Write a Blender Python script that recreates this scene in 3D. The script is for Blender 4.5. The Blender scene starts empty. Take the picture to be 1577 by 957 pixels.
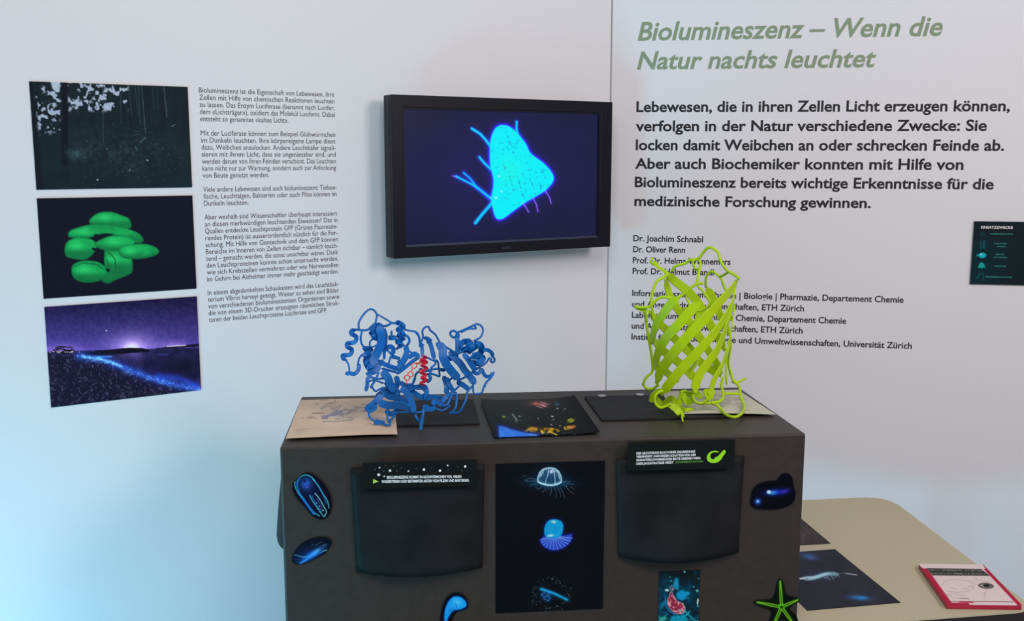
import bpy, math, random
import numpy as np
from mathutils import Vector, Matrix
random.seed(7)
S = bpy.context.scene
COL = S.collection

# ------------------------------------------------------------------ camera
FPX = 1577.0
PITCH = math.radians(8.685)
ROLL = math.radians(0.108)
CAM = np.array([0.0, 0.0, 1.6])
cr, sr, cp, sp = math.cos(ROLL), math.sin(ROLL), math.cos(PITCH), math.sin(PITCH)

def camrot(d):
    x, y, z = d
    x, z = x*cr - z*sr, x*sr + z*cr
    return np.array([x, y*cp + z*sp, -y*sp + z*cp])
RIGHT, FWD, UP = camrot((1, 0, 0)), camrot((0, 1, 0)), camrot((0, 0, 1))
cam_data = bpy.data.cameras.new('camera')
cam_data.lens = 36.0
cam_data.sensor_width = 36.0
cam_data.clip_start = 0.01
cam = bpy.data.objects.new('camera', cam_data)
cam.matrix_world = Matrix(((RIGHT[0], UP[0], -FWD[0], CAM[0]), (RIGHT[1], UP[1], -FWD[1], CAM[1]),
                           (RIGHT[2], UP[2], -FWD[2], CAM[2]), (0, 0, 0, 1)))
COL.objects.link(cam)
S.camera = cam

# ------------------------------------------------------------------ world, lights, exposure
w = bpy.data.worlds.new('room_light')
S.world = w
w.use_nodes = True
w.node_tree.nodes['Background'].inputs[0].default_value = (0.90, 0.93, 0.98, 1)
w.node_tree.nodes['Background'].inputs[1].default_value = 0.26

def area(name, loc, target, sx, sy, power, col):
    l = bpy.data.lights.new(name, 'AREA')
    l.shape = 'RECTANGLE'; l.size = sx; l.size_y = sy; l.energy = power; l.color = col
    o = bpy.data.objects.new(name, l)
    o.location = loc
    d = Vector(target) - Vector(loc)
    o.rotation_euler = d.to_track_quat('-Z', 'Y').to_euler()
    COL.objects.link(o)
    return o
wl = area('window_daylight', (-1.75, 0.85, 0.15), (-0.95, 2.2, 0.3), 0.8, 0.7, 26, (0.14, 0.72, 0.98))
wl.data.spread = math.radians(120)
area('ceiling_lamp', (2.1, 0.3, 2.5), (0.0, 2.6, 1.3), 0.8, 0.8, 34, (1.0, 0.88, 0.88))
area('ceiling_lamp', (0.1, 0.25, 2.85), (0.2, 2.3, 1.1), 1.4, 1.0, 27, (1.0, 0.97, 0.95))
S.view_settings.view_transform = 'Standard'
S.view_settings.look = 'None'
S.view_settings.gamma = 1.0
S.view_settings.use_curve_mapping = False
S.view_settings.exposure = 0.0

# ------------------------------------------------------------------ measuring helpers
def nrm(v):
    v = np.asarray(v, float)
    return v/np.linalg.norm(v)

def ray(p):
    return nrm(RIGHT*((p[0]-788.5)/FPX) + FWD - UP*((p[1]-478.5)/FPX))

def on_plane(p, n, o):
    d = ray(p)
    return CAM + d*(np.dot(n, o-CAM)/np.dot(n, d))

def on_z(p, z):
    d = ray(p)
    return CAM + d*((z-CAM[2])/d[2])

def project(P):
    """world points (n,3) -> measured photo coordinates, used to lay the printed motifs out on their sheets"""
    q = P - CAM
    f = q@FWD
    return 788.5 + FPX*(q@RIGHT)/f, 478.5 - FPX*(q@UP)/f

AL, AR = math.radians(58.09), math.radians(-81.12)
CORNER = np.array([0.27746, 2.95, 0.0])
KW = 2.95/2.8   # wall distance factor for sizes measured on the walls
UL = np.array([math.sin(AL), math.cos(AL), 0.0]); NL = np.array([math.cos(AL), -math.sin(AL), 0.0])
UR = np.array([-math.sin(AR), -math.cos(AR), 0.0]); NR = -np.array([math.cos(AR), -math.sin(AR), 0.0])
ZV = np.array([0, 0, 1.0])
BU = nrm([0.9945, 0.1035, 0]); BN = np.array([BU[1], -BU[0], 0.0])
BO = np.array([-0.415, 1.773, 0.0])
TABLE_Z, TOP_Z = 0.695, 1.08
BOX_W, BOX_D = 0.975, 0.392

class Frame:
    """a vertical plane: origin, horizontal axis, normal"""
    def __init__(s, o, u, n): s.o, s.u, s.n = o, u, n
    def P(s, a, z, off=0.0): return s.o + s.u*a + ZV*z + s.n*off
    def sz(s, p, off=0.0):
        q = on_plane(p, s.n, s.o + s.n*off) - s.o
        return float(np.dot(q, s.u)), float(q[2])
    def rect(s, pts, off=0.0):
        """tl tr br bl -> s0, s1, z0, z1"""
        a = [s.sz(p, off) for p in pts]
        return (a[0][0]+a[3][0])/2, (a[1][0]+a[2][0])/2, (a[2][1]+a[3][1])/2, (a[0][1]+a[1][1])/2
LEFT = Frame(CORNER, UL, NL)
RIGHTW = Frame(CORNER, UR, NR)
FRONT = Frame(BO, BU, BN)

# ------------------------------------------------------------------ materials
def lin(c):
    c = np.asarray(c, float)/255.0
    return np.where(c <= 0.04045, c/12.92, ((c+0.055)/1.055)**2.4)

def mat(name, rgb, rough=0.6, noise=0.0, scale=40, bump=0.0, spec=0.5, metal=0.0, detail=4):
    m = bpy.data.materials.new(name); m.use_nodes = True
    nt = m.node_tree; b = nt.nodes['Principled BSDF']
    c = tuple(lin(rgb)) + (1,)
    b.inputs['Base Color'].default_value = c
    b.inputs['Roughness'].default_value = rough
    b.inputs['Specular IOR Level'].default_value = spec
    b.inputs['Metallic'].default_value = metal
    if noise or bump:
        tc = nt.nodes.new('ShaderNodeTexCoord'); nz = nt.nodes.new('ShaderNodeTexNoise')
        nz.inputs['Scale'].default_value = scale; nz.inputs['Detail'].default_value = detail
        nt.links.new(tc.outputs['Object'], nz.inputs['Vector'])
        if noise:
            rp = nt.nodes.new('ShaderNodeValToRGB')
            rp.color_ramp.elements[0].position = 0.3; rp.color_ramp.elements[1].position = 0.7
            rp.color_ramp.elements[0].color = tuple(np.clip(np.array(c[:3])*(1-noise), 0, 1)) + (1,)
            rp.color_ramp.elements[1].color = tuple(np.clip(np.array(c[:3])*(1+noise), 0, 1)) + (1,)
            nt.links.new(nz.outputs['Fac'], rp.inputs['Fac'])
            nt.links.new(rp.outputs['Color'], b.inputs['Base Color'])
        if bump:
            bp = nt.nodes.new('ShaderNodeBump'); bp.inputs['Strength'].default_value = bump
            bp.inputs['Distance'].default_value = 0.002
            nt.links.new(nz.outputs['Fac'], bp.inputs['Height'])
            nt.links.new(bp.outputs['Normal'], b.inputs['Normal'])
    return m

def print_mat(name, rough, spec=0.5, emit=0.0):
    m = bpy.data.materials.new(name); m.use_nodes = True
    nt = m.node_tree; b = nt.nodes['Principled BSDF']
    a = nt.nodes.new('ShaderNodeAttribute'); a.attribute_name = 'ink'
    nt.links.new(a.outputs['Color'], b.inputs['Base Color'])
    b.inputs['Roughness'].default_value = rough
    b.inputs['Specular IOR Level'].default_value = spec
    if emit:
        b.inputs['Base Color'].default_value = (0.004, 0.004, 0.006, 1)
        nt.links.remove(b.inputs['Base Color'].links[0])
        nt.links.new(a.outputs['Color'], b.inputs['Emission Color'])
        b.inputs['Emission Strength'].default_value = emit
    return m

M = dict(
    wall=mat('white_panel', (226, 226, 230), 0.75, 0.012, 260, 0.05, 0.2),
    gap=mat('panel_gap', (70, 66, 72), 0.9),
    floor=mat('grey_floor', (150, 150, 155), 0.6, 0.05, 8),
    board=mat('dark_board', (49, 42, 37), 0.5, 0.14, 60, 0.25, 0.5, 0, 8),
    curtain=mat('black_sheet', (29, 30, 32), 0.6, 0.3, 14, 0.1, 0.12, 0, 6),
    plate=mat('smoked_plate', (40, 40, 43), 0.5, 0.08, 30, 0, 0.04),
    card_edge=mat('black_card', (18, 23, 23), 0.6, 0, 1, 0, 0.12),
    case=mat('television_case', (22, 24, 30), 0.4, 0.03, 200, 0.0, 0.2),
    bezel=mat('television_bezel', (17, 18, 28), 0.4, 0, 1, 0, 0.2),
    ledge=mat('television_ledge', (50, 56, 78), 0.35),
    ink=mat('black_lettering', (28, 26, 34), 0.7),
    softink=mat('grey_lettering', (84, 86, 94), 0.8, 0, 1, 0, 0.1),
    heading=mat('sage_lettering', (133, 152, 122), 0.7),
    whiteink=mat('white_lettering', (235, 238, 240), 0.6),
    greenink=mat('green_lettering', (90, 150, 50), 0.6),
    tealink=mat('teal_lettering', (40, 150, 135), 0.6),
    tabletop=mat('beige_laminate', (186, 177, 148), 0.55, 0.03, 350, 0.0, 0.3),
    tableedge=mat('dark_edge_band', (38, 34, 34), 0.5),
    steel=mat('grey_steel', (120, 122, 126), 0.35, 0, 1, 0, 0.5, 0.8),
    silver=mat('silver_fitting', (190, 192, 196), 0.3, 0, 1, 0, 0.6, 0.6),
    blue=mat('blue_plastic', (16, 104, 184), 0.45, 0.05, 120, 0.1, 0.35),
    red=mat('red_plastic', (200, 30, 58), 0.45),
    orange=mat('orange_plastic', (240, 92, 62), 0.45),
    lime=mat('lime_plastic', (172, 206, 2), 0.5, 0.04, 90, 0.05, 0.3),
    bookred=mat('crimson_cover', (176, 28, 62), 0.4),
    pages=mat('paper_pages', (222, 205, 205), 0.8),
    p_matt=print_mat('printed_matt', 0.6, 0.1),
    p_black=print_mat('printed_black', 0.35, 0.03),
    p_gloss=print_mat('printed_gloss', 0.3, 0.15),
    screen=print_mat('screen_picture', 0.3, 0.15, 1.0),
)

# ------------------------------------------------------------------ object helpers
def tag(o, label=None, cat=None, group=None, kind=None):
    if label: o['label'] = label
    if cat: o['category'] = cat
    if group: o['group'] = group
    if kind: o['kind'] = kind
    return o

def root_loc(p):
    v = Vector((0, 0, 0))
    while p is not None:
        v = v + p.location; p = p.parent
    return np.array(v)

def mk(name, V, F, m, parent=None, origin=None, smooth=False, ink=None):
    V = np.asarray(V, float)
    if parent is not None: o0 = root_loc(parent); loc = (0, 0, 0)
    else:
        if origin is None:
            origin = np.array([(V[:, 0].min()+V[:, 0].max())/2, (V[:, 1].min()+V[:, 1].max())/2, V[:, 2].min()])
        o0 = np.asarray(origin, float); loc = tuple(o0)
    me = bpy.data.meshes.new(name)
    if isinstance(F, np.ndarray): F = F.tolist()
    me.from_pydata((V-o0).tolist(), [], F)
    if isinstance(m, list):
        for x in m: me.materials.append(x)
    else: me.materials.append(m)
    if ink is not None:
        at_ = me.color_attributes.new('ink', 'FLOAT_COLOR', 'POINT')
        c = np.ones((len(V), 4), np.float32); c[:, :3] = ink
        at_.data.foreach_set('color', c.ravel())
    if smooth: me.polygons.foreach_set('use_smooth', [True]*len(me.polygons))
    me.update()
    o = bpy.data.objects.new(name, me)
    COL.objects.link(o)
    o.location = loc
    if parent is not None: o.parent = parent
    return o

def empty(name, loc, label, cat, group=None):
    o = bpy.data.objects.new(name, None); o.empty_display_size = 0.05
    COL.objects.link(o); o.location = tuple(loc)
    return tag(o, label, cat, group)

def hexa(P0, ex, ey, ez):
    """box from a corner and three edge vectors"""
    P0, ex, ey, ez = map(np.asarray, (P0, ex, ey, ez))
    V = [P0, P0+ex, P0+ex+ey, P0+ey]; V += [v+ez for v in V]
    F = [(3, 2, 1, 0), (4, 5, 6, 7), (0, 1, 5, 4), (1, 2, 6, 5), (2, 3, 7, 6), (3, 0, 4, 7)]
    if np.dot(np.cross(ex, ey), ez) < 0: F = [tuple(reversed(f)) for f in F]
    return np.array(V), F

def join(parts):
    V, F, n = [], [], 0
    for v, f in parts:
        V.append(np.asarray(v, float)); F += [tuple(i+n for i in q) for q in f]; n += len(v)
    return np.vstack(V), F

def bevel(o, w=0.002, seg=2):
    b = o.modifiers.new('bevel', 'BEVEL'); b.width = w; b.segments = seg; b.limit_method = 'ANGLE'
    return o

def prism(poly, z0, z1):
    n = len(poly)
    V = [(x, y, z0) for x, y in poly] + [(x, y, z1) for x, y in poly]
    F = [tuple(range(n-1, -1, -1)), tuple(range(n, 2*n))] + [(i, (i+1) % n, n+(i+1) % n, n+i) for i in range(n)]
    return np.array(V), F

def slab_poly(P, n, th):
    """planar polygon P (counter-clockwise seen from n) thickened towards -n"""
    P = np.asarray(P); k = len(P)
    V = np.vstack([P, P - np.asarray(n)*th])
    F = [tuple(range(k)), tuple(range(2*k-1, k-1, -1))] + [((i+1) % k, i, k+i, k+(i+1) % k) for i in range(k)]
    return V, F

# ------------------------------------------------------------------ numpy print canvas
def vnoise(x, y, scale, seed=0, octs=4):
    rng = np.random.RandomState(seed); out = np.zeros_like(x); amp = 1.0; tot = 0.0
    for o in range(octs):
        T = rng.rand(64, 64)
        u = x/scale + 17.3*o; v = y/scale + 5.1*o
        i = np.floor(u).astype(int); j = np.floor(v).astype(int); fu = u-i; fv = v-j
        fu = fu*fu*(3-2*fu); fv = fv*fv*(3-2*fv)
        a = T[i % 64, j % 64]; b = T[(i+1) % 64, j % 64]; c = T[i % 64, (j+1) % 64]; d = T[(i+1) % 64, (j+1) % 64]
        out += amp*((a*(1-fu)+b*fu)*(1-fv) + (c*(1-fu)+d*fu)*fv); tot += amp; amp *= 0.55; scale = scale/2
    return out/tot

class Canvas:
    def __init__(s, X, Y, base):
        s.X, s.Y = X, Y; s.C = np.tile(np.array(base, float), (len(X), 1))
    def blend(s, m, col):
        m = np.clip(m, 0, 1)[:, None]; s.C = s.C*(1-m) + np.array(col, float)*m
    def add(s, m, col):
        s.C = s.C + np.clip(m, 0, 1)[:, None]*np.array(col, float)
    def dseg(s, p, q):
        px, py = p; dx, dy = q[0]-px, q[1]-py; L = dx*dx+dy*dy+1e-9
        t = np.clip(((s.X-px)*dx+(s.Y-py)*dy)/L, 0, 1)
        return np.hypot(s.X-px-t*dx, s.Y-py-t*dy)
    def dline(s, pts):
        d = s.dseg(pts[0], pts[1])
        for a, b in zip(pts[1:-1], pts[2:]): d = np.minimum(d, s.dseg(a, b))
        return d
    def line(s, pts, r, col, soft=0.7, a=1.0):
        s.blend(a*(r-s.dline(pts))/soft+0.5*a, col)
    def glow(s, pts, r, col, a=1.0):
        s.add(a*np.exp(-(s.dline(pts)/r)**2), col)
    def inside(s, pts):
        ins = np.zeros(len(s.X), bool); n = len(pts)
        for i in range(n):
            (x0, y0), (x1, y1) = pts[i], pts[(i+1) % n]
            if y0 == y1: continue
            c = ((y0 > s.Y) != (y1 > s.Y)) & (s.X < (x1-x0)*(s.Y-y0)/(y1-y0)+x0)
            ins ^= c
        return ins
    def sdf(s, pts):
        d = s.dline(list(pts)+[pts[0]])
        return np.where(s.inside(pts), -d, d)
    def poly(s, pts, col, soft=0.8, a=1.0):
        s.blend(a*(0.5 - s.sdf(pts)/soft), col)
    def ell(s, c, rx, ry, col, ang=0, soft=0.15, a=1.0):
        ca, sa = math.cos(math.radians(ang)), math.sin(math.radians(ang))
        u = ((s.X-c[0])*ca+(s.Y-c[1])*sa)/rx; v = (-(s.X-c[0])*sa+(s.Y-c[1])*ca)/ry
        s.blend(a*(1-np.hypot(u, v))/soft, col)
    def gell(s, c, rx, ry, col, ang=0, a=1.0):
        ca, sa = math.cos(math.radians(ang)), math.sin(math.radians(ang))
        u = ((s.X-c[0])*ca+(s.Y-c[1])*sa)/rx; v = (-(s.X-c[0])*sa+(s.Y-c[1])*ca)/ry
        s.add(a*np.exp(-(u*u+v*v)), col)

def cat(pts, k=5):
    P = np.array(pts, float); n = len(P)
    if n < 3: 
        t = np.linspace(0, 1, k+1)[:, None]; return P[0]*(1-t)+P[1]*t
    out = []
    for i in range(n-1):
        p0 = P[i-1] if i else 2*P[0]-P[1]; p1, p2 = P[i], P[i+1]; p3 = P[i+2] if i+2 < n else 2*P[-1]-P[-2]
        for j in range(k):
            t = j/k; out.append(.5*(2*p1+(-p0+p2)*t+(2*p0-5*p1+4*p2-p3)*t*t+(-p0+3*p1-3*p2+p3)*t**3))
    out.append(P[-1]); return np.array(out)

def smooth_loop(pts, k=4):
    n = len(pts); out = []
    for i in range(n):
        p0, p1, p2, p3 = [np.array(pts[(i+q-1) % n], float) for q in range(4)]
        for j in range(k):
            t = j/k; out.append(tuple(.5*((2*p1)+(-p0+p2)*t+(2*p0-5*p1+4*p2-p3)*t*t+(-p0+3*p1-3*p2+p3)*t**3)))
    return out

def crop(ox, oy, k):
    return lambda *pts: [(ox+x/k, oy+y/k) for x, y in pts]

def sheet(name, P4, nx, ny, th, m, paint, base, parent=None, curl=None, origin=None):
    """printed sheet: P4 = tl tr br bl (world); a fine grid carries the ink, sides and back close it"""
    tl, tr, br, bl = [np.asarray(p, float) for p in P4]
    u = np.linspace(0, 1, nx+1); v = np.linspace(0, 1, ny+1)
    Ug, Vg = np.meshgrid(u, v); Ug = Ug.ravel()[:, None]; Vg = Vg.ravel()[:, None]
    G = (tl*(1-Ug)+tr*Ug)*(1-Vg) + (bl*(1-Ug)+br*Ug)*Vg
    n = nrm(np.cross(bl-tl, tr-tl))
    X, Y = project(G)
    cv = Canvas(X, Y, base); paint(cv, Ug[:, 0], Vg[:, 0])
    if curl is not None: G = G + curl(Ug, Vg)*n
    idx = np.arange((nx+1)*(ny+1)).reshape(ny+1, nx+1)
    Fq = np.stack([idx[:-1, :-1], idx[1:, :-1], idx[1:, 1:], idx[:-1, 1:]], -1).reshape(-1, 4).tolist()
    ring = list(idx[0, :]) + list(idx[1:, -1]) + list(idx[-1, -2::-1]) + list(idx[-2:0:-1, 0])
    N = len(G); k = len(ring)
    V = np.vstack([G, G[ring]-n*th])
    Fq += [(int(ring[i]), int(ring[(i+1) % k]), N+(i+1) % k, N+i) for i in range(k)]
    Fq.append(tuple(N+i for i in range(k)))
    C = lin(np.clip(cv.C, 0, 255)); C = np.vstack([C, C[ring]])
    return mk(name, V, Fq, m, parent, origin, ink=C)

# ------------------------------------------------------------------ lettering
def text2d(s, bold=0.0, shear=0.0):
    c = bpy.data.curves.new('t', 'FONT'); c.body = s; c.size = 1.0; c.offset = bold; c.shear = shear
    c.resolution_u = 3
    o = bpy.data.objects.new('t', c); COL.objects.link(o)
    dg = bpy.context.evaluated_depsgraph_get(); dg.update()
    me = o.evaluated_get(dg).to_mesh()
    V = np.array([v.co[:] for v in me.vertices]); F = [tuple(p.vertices) for p in me.polygons]
    o.evaluated_get(dg).to_mesh_clear()
    bpy.data.objects.remove(o); bpy.data.curves.remove(c)
    return V, F
_c, _ = text2d('H'); CAP = _c[:, 1].max() - _c[:, 1].min()

def text_block(name, lines, m, parent, fr, off, bold=0.0, shear=0.0, label=None):
    """lines: (string, s0, s1, z at s0, z at s1, cap height)"""
    parts = []
    for t, s0, s1, z0, z1, cap in lines:
        V, F = text2d(t, bold, shear)
        x0, x1 = V[:, 0].min(), V[:, 0].max()
        kx = (s1-s0)/(x1-x0); ky = cap/CAP
        a = (V[:, 0]-x0)*kx + s0; z = V[:, 1]*ky + z0 + (a-s0)/(s1-s0)*(z1-z0)
        W = fr.o + np.outer(a, fr.u) + np.outer(z, ZV) + fr.n*off
        parts.append((W, F))
    V, F = join(parts)
    o = mk(name, V, F, m, parent)
    if label: o['label'] = label
    return o

# ================================================================== the setting
H = 2.6
def wall(name, s0, s1, fr):
    V, F = hexa(fr.P(s0, 0), fr.u*(s1-s0), ZV*H, -fr.n*0.06)
    return tag(mk(name, V, F, M['wall'], origin=fr.P((s0+s1)/2, 0)), kind='structure')
wall_left = wall('wall_left', -3.4, -0.003, LEFT)
wall_left['label'] = 'white panel wall with text column, television and three dark photographs'
wall_right = wall('wall_right', 0.002, 2.8, RIGHTW)
wall_right['label'] = 'white panel wall with sage green heading and black lettering'
V, F = hexa(LEFT.P(-0.012, 0, -0.03), LEFT.u*0.022, ZV*H, -LEFT.n*0.01)
tag(mk('trim_1', V, F, M['gap']), 'thin dark joint between the two wall panels', kind='structure')
V, F = hexa((-4, -2.5, -0.05), (8, 0, 0), (0, 7, 0), (0, 0, 0.05))
tag(mk('floor', V, F, M['floor']), kind='structure')

# lettering on the left panel
BODY = """Biolumineszenz ist die Eigenschaft von Lebewesen, ihre
Zellen mit Hilfe von chemischen Reaktionen leuchten
zu lassen. Das Enzym Luciferase (benannt nach Lucifer,
dem «Lichtträger»), oxidiert das Molekül Luciferin. Dabei
entsteht so genanntes «kaltes Licht».|0.64

Mit der Luciferase können zum Beispiel Glühwürmchen
im Dunkeln leuchten. Ihre körpereigene Lampe dient
dazu, Weibchen anzulocken. Andere Leuchtkäfer signali-
sieren mit ihrem Licht, dass sie ungeniessbar sind, und
werden darum von ihren Feinden verschont. Das Leuchten
kann nicht nur zur Warnung, sondern auch zur Anlockung
von Beute genutzt werden.|0.48

Viele andere Lebewesen sind auch biolumineszent: Tiefsee-
fische, Leuchtalgen, Bakterien oder auch Pilze können im
Dunkeln leuchten.|0.32

Aber weshalb sind Wissenschaftler überhaupt interessiert
an diesen merkwürdigen leuchtenden Eiweissen? Das in
Quallen entdeckte Leuchtprotein GFP (Grünes Fluoreszie-
rendes Protein) ist ausserordentlich nützlich für die For-
schung. Mit Hilfe von Gentechnik und dem GFP können
Bereiche im Inneren von Zellen sichtbar – nämlich leuch-
tend – gemacht werden, die sonst unsichtbar wären. Dank
den Leuchtproteinen konnte schon untersucht werden,
wie sich Krebszellen vermehren oder wie Nervenzellen
im Gehirn bei Alzheimer immer mehr geschädigt werden.

In einem abgedunkelten Schaukasten wird das Leuchtbak-
terium Vibrio harveyi gezeigt. Weiter zu sehen sind Bilder
von verschiedenen biolumineszenten Organismen sowie
die von einem 3D-Drucker erzeugten räumlichen Struk-
turen der beiden Leuchtproteine Luciferase und GFP.|0.9""".split('\n')
z_top = LEFT.sz((306, 142.5))[1]; z_bot = LEFT.sz((322, 496.5))[1]
lines = []
for i, t in enumerate(BODY):
    if not t: continue
    fr_ = 1.0
    if '|' in t: t, f_ = t.split('|'); fr_ = float(f_)
    z = z_top + (z_bot-z_top)*i/(len(BODY)-1)
    lines.append((t, -1.095*KW, (-1.095+0.306*fr_)*KW, z, z, 0.0108*KW))
text_block('body_text', lines, M['softink'], wall_left, LEFT, 0.0005, 0.0)

# lettering on the right panel: (text, baseline left px, baseline right px, cap px)
def rl(t, a, b, cap):
    s0, z0 = RIGHTW.sz(a); s1, z1 = RIGHTW.sz(b)
    return (t, s0, s1, z0, z1, cap*0.001625*KW*1.05)
text_block('heading_text', [rl('Biolumineszenz – Wenn die', (982, 62.3), (1451, 54.5), 27),
                            rl('Natur nachts leuchtet', (981, 106.5), (1348.5, 103), 26)],
           M['heading'], wall_right, RIGHTW, 0.0005, 0.02, 0.22)
text_block('introduction_text', [
    rl('Lebewesen, die in ihren Zellen Licht erzeugen können,', (980, 172.4), (1555, 171), 15.8),
    rl('verfolgen in der Natur verschiedene Zwecke: Sie', (979, 202), (1519.5, 201.3), 15.8),
    rl('locken damit Weibchen an oder schrecken Feinde ab.', (979, 231), (1546, 232), 15.8),
    rl('Aber auch Biochemiker konnten mit Hilfe von', (978, 259.7), (1483.5, 261.5), 15.8),
    rl('Bioluminenszenz bereits wichtige Erkenntnisse für die'.replace('nensz', 'nesz'), (977.5, 288), (1530, 291.5), 15.6),
    rl('medizinische Forschung gewinnen.', (977, 317), (1341, 320.3), 15.4)],
    M['ink'], wall_right, RIGHTW, 0.0005, 0.024)
text_block('author_text', [
    rl('Dr. Joachim Schnabl', (975.3, 371.5), (1082.6, 373.5), 9.5),
    rl('Dr. Oliver Renn', (975, 388.5), (1055, 389.8), 9.5),
    rl('Prof. Dr. Helma Wennemers', (974.5, 405.3), (1125, 408), 9.5),
    rl('Prof. Dr. Helmut Brandl', (974.2, 422), (1099, 424.3), 9.5)],
    M['ink'], wall_right, RIGHTW, 0.0005, 0.02)
text_block('institute_text', [
    rl('Informationszentrum Chemie | Biologie | Pharmazie, Departement Chemie', (973.5, 455.8), (1391.4, 466.5), 9.5),
    rl('und Angewandte Biowissenschaften, ETH Zürich', (973.3, 472.8), (1238, 479.8), 9.5),
    rl('Laboratorium für Organische Chemie, Departement Chemie', (973, 489.5), (1303, 499), 9.5),
    rl('und Angewandte Biowissenschaften, ETH Zürich', (972.7, 506.2), (1236, 514), 9.5),
    rl('Institut für Evolutionsbiologie und Umweltwissenschaften, Universität Zürich', (972.4, 523), (1404, 537.5), 9.5)],
    M['ink'], wall_right, RIGHTW, 0.0005, 0.02)

# ================================================================== three photographs on the left panel
def forest(c, u, v):
    X, Y = c.X, c.Y
    n = vnoise(X, Y, 26, 3, 5); n2 = vnoise(X, Y, 5, 9, 3); st = vnoise(X, Y*0.08, 5, 12, 3)
    c.blend(np.clip((n-0.4)*2, 0, 1)*0.6, (30, 50, 54))
    c.blend(np.clip((st-0.5)*3, 0, 1)*np.clip((215-Y)/40, 0, 1)*0.6, (12, 22, 30))
    for x0, x1, y1, a in ((213, 216, 190, .35), (218, 224, 205, .55), (208, 213, 178, .3), (252, 257, 180, .6), (199, 203, 180, .25), (235, 237, 170, .2),
                          (158, 159, 220, .35), (185, 187, 190, .25), (242, 243, 168, .2)):
        c.line([(x0, 132), (x1, y1)], 0.7, (104, 122, 128), 1.2, a)
    # sky between the crowns
    m = vnoise(X, Y, 6, 21, 3); reg = np.clip((174-Y)/16, 0, 1)*np.clip((200-X)/14, 0, 1)
    reg = np.where((X < 92) & (Y < 215), np.clip((212-Y)/40, 0, 1), reg)
    c.blend(np.clip((m-0.575+0.05*reg)*12, 0, 1)*np.clip(reg*3, 0, 1), (176, 190, 210))
    c.blend(np.clip((m-0.52)*9, 0, 1)*np.exp(-((X-86)/9)**2-((Y-180)/9)**2), (170, 180, 210))
    c.poly([(76, 120), (92, 120), (92, 141), (88, 143), (81, 137)], (186, 200, 212), 2)
    c.line([(99, 120), (100, 250)], 5.5, (14, 22, 32), 3); c.line([(99, 240), (102, 280)], 5, (14, 24, 32), 8, .5)
    c.line([(48, 125), (62, 290)], 5, (16, 25, 34), 4, .8)
    # undergrowth with small highlights
    g = np.exp(-((X-190)/75)**2-((Y-235)/32)**2)
    c.blend(g*np.clip((n2-0.35)*2.2, 0, 1)*0.55, (56, 84, 84))
    c.blend(np.exp(-((X-118)/16)**2-((Y-236)/9)**2)*n2*0.8, (84, 112, 116))
    rng = np.random.RandomState(4)
    for k in range(90):
        x, y = rng.uniform(120, 285), rng.uniform(190, 286); a = rng.uniform(-.6, .6); L = rng.uniform(.5, 2.4)
        c.line([(x, y), (x+L*math.cos(a), y+L*math.sin(a))], 0.4, (96, 124, 118), 1, rng.uniform(.2, .8))
    c.line([(216, 219), (224, 212)], .3, (130, 160, 150), 1); c.line([(208, 226), (212, 232)], .3, (130, 160, 150), 1)
    c.line([(264, 195), (270, 192)], .4, (120, 145, 135), 1); c.ell((227, 247), 1.6, .8, (190, 205, 205))
    c.ell((150, 277), 2, 1, (150, 170, 170)); c.ell((200, 262), 2, .8, (130, 150, 150))
    c.ell((74, 196), 1.4, 1.4, (190, 200, 215)); c.ell((92, 200), 1.2, 1.2, (170, 180, 200))

def mushroom(c, u, v):
    K = crop(40, 290, 2.736)
    X, Y = c.X, c.Y; n = vnoise(X, Y, 14, 5, 4)
    c.blend(n*0.3, (22, 26, 48))
    g = (22, 182, 90); d = (8, 92, 52); L = (48, 214, 112)
    def cap(pts, shade_c):
        P = smooth_loop(K(*pts)); s = c.sdf(P)
        c.blend(0.5-s/1.2, g)
        c.blend(np.clip(0.5-s/1.2, 0, 1)*np.clip((n-0.35)*1.5, 0, 1)*0.6, d)
        (sx, sy), = K(shade_c)
        c.blend(np.clip(-s/4, 0, 1)*np.exp(-((X-sx)/12)**2-((Y-sy)/8)**2)*.9, L)
        c.blend(np.clip(0.5-s/1.2, 0, 1)*np.clip((Y-sy-1)/9, 0, 1)*.55, d); c.blend(np.clip(0.5-s/1.2, 0, 1)*np.exp(-(s/1.6)**2)*.5, d)
    cap([(335, 255), (395, 260), (440, 290), (450, 330), (440, 360), (380, 385), (350, 400), (320, 390), (330, 340)], (370, 300))
    cap([(270, 150), (275, 125), (310, 103), (360, 100), (405, 115), (435, 130), (442, 165), (400, 175), (330, 160)], (330, 125))
    cap([(178, 200), (185, 180), (220, 165), (280, 152), (350, 152), (440, 175), (480, 195), (495, 222), (470, 232), (420, 215), (340, 190), (260, 210), (190, 208)], (240, 185))
    cap([(163, 255), (175, 225), (215, 208), (275, 215), (300, 245), (275, 285), (240, 302), (190, 295), (168, 285)], (215, 245))
    cap([(300, 225), (360, 200), (430, 205), (460, 232), (400, 262), (330, 262), (290, 240)], (370, 228))
    cap([(395, 255), (430, 238), (500, 235), (545, 248), (560, 268), (540, 285), (480, 298), (420, 296), (395, 280)], (440, 265))
    cap([(192, 350), (200, 322), (240, 306), (300, 310), (335, 335), (340, 365), (310, 390), (250, 398), (205, 382)], (245, 345))
    for e in (((298, 205), 6, 5), ((312, 275), 7, 4), ((345, 345), 4, 3), ((290, 258), 6, 3)):
        (p,) = K(e[0]); c.ell(p, e[1], e[2], (10, 24, 34), 20, .4)
    c.line(K((350, 270), (375, 300), (380, 340)), 1, d, 1.5, .7); c.line(K((340, 300), (350, 330)), 1, d, 1.5, .7)
    c.line(K((205, 330), (240, 315), (300, 322), (330, 345)), .8, d, 1.5, .8)

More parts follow.
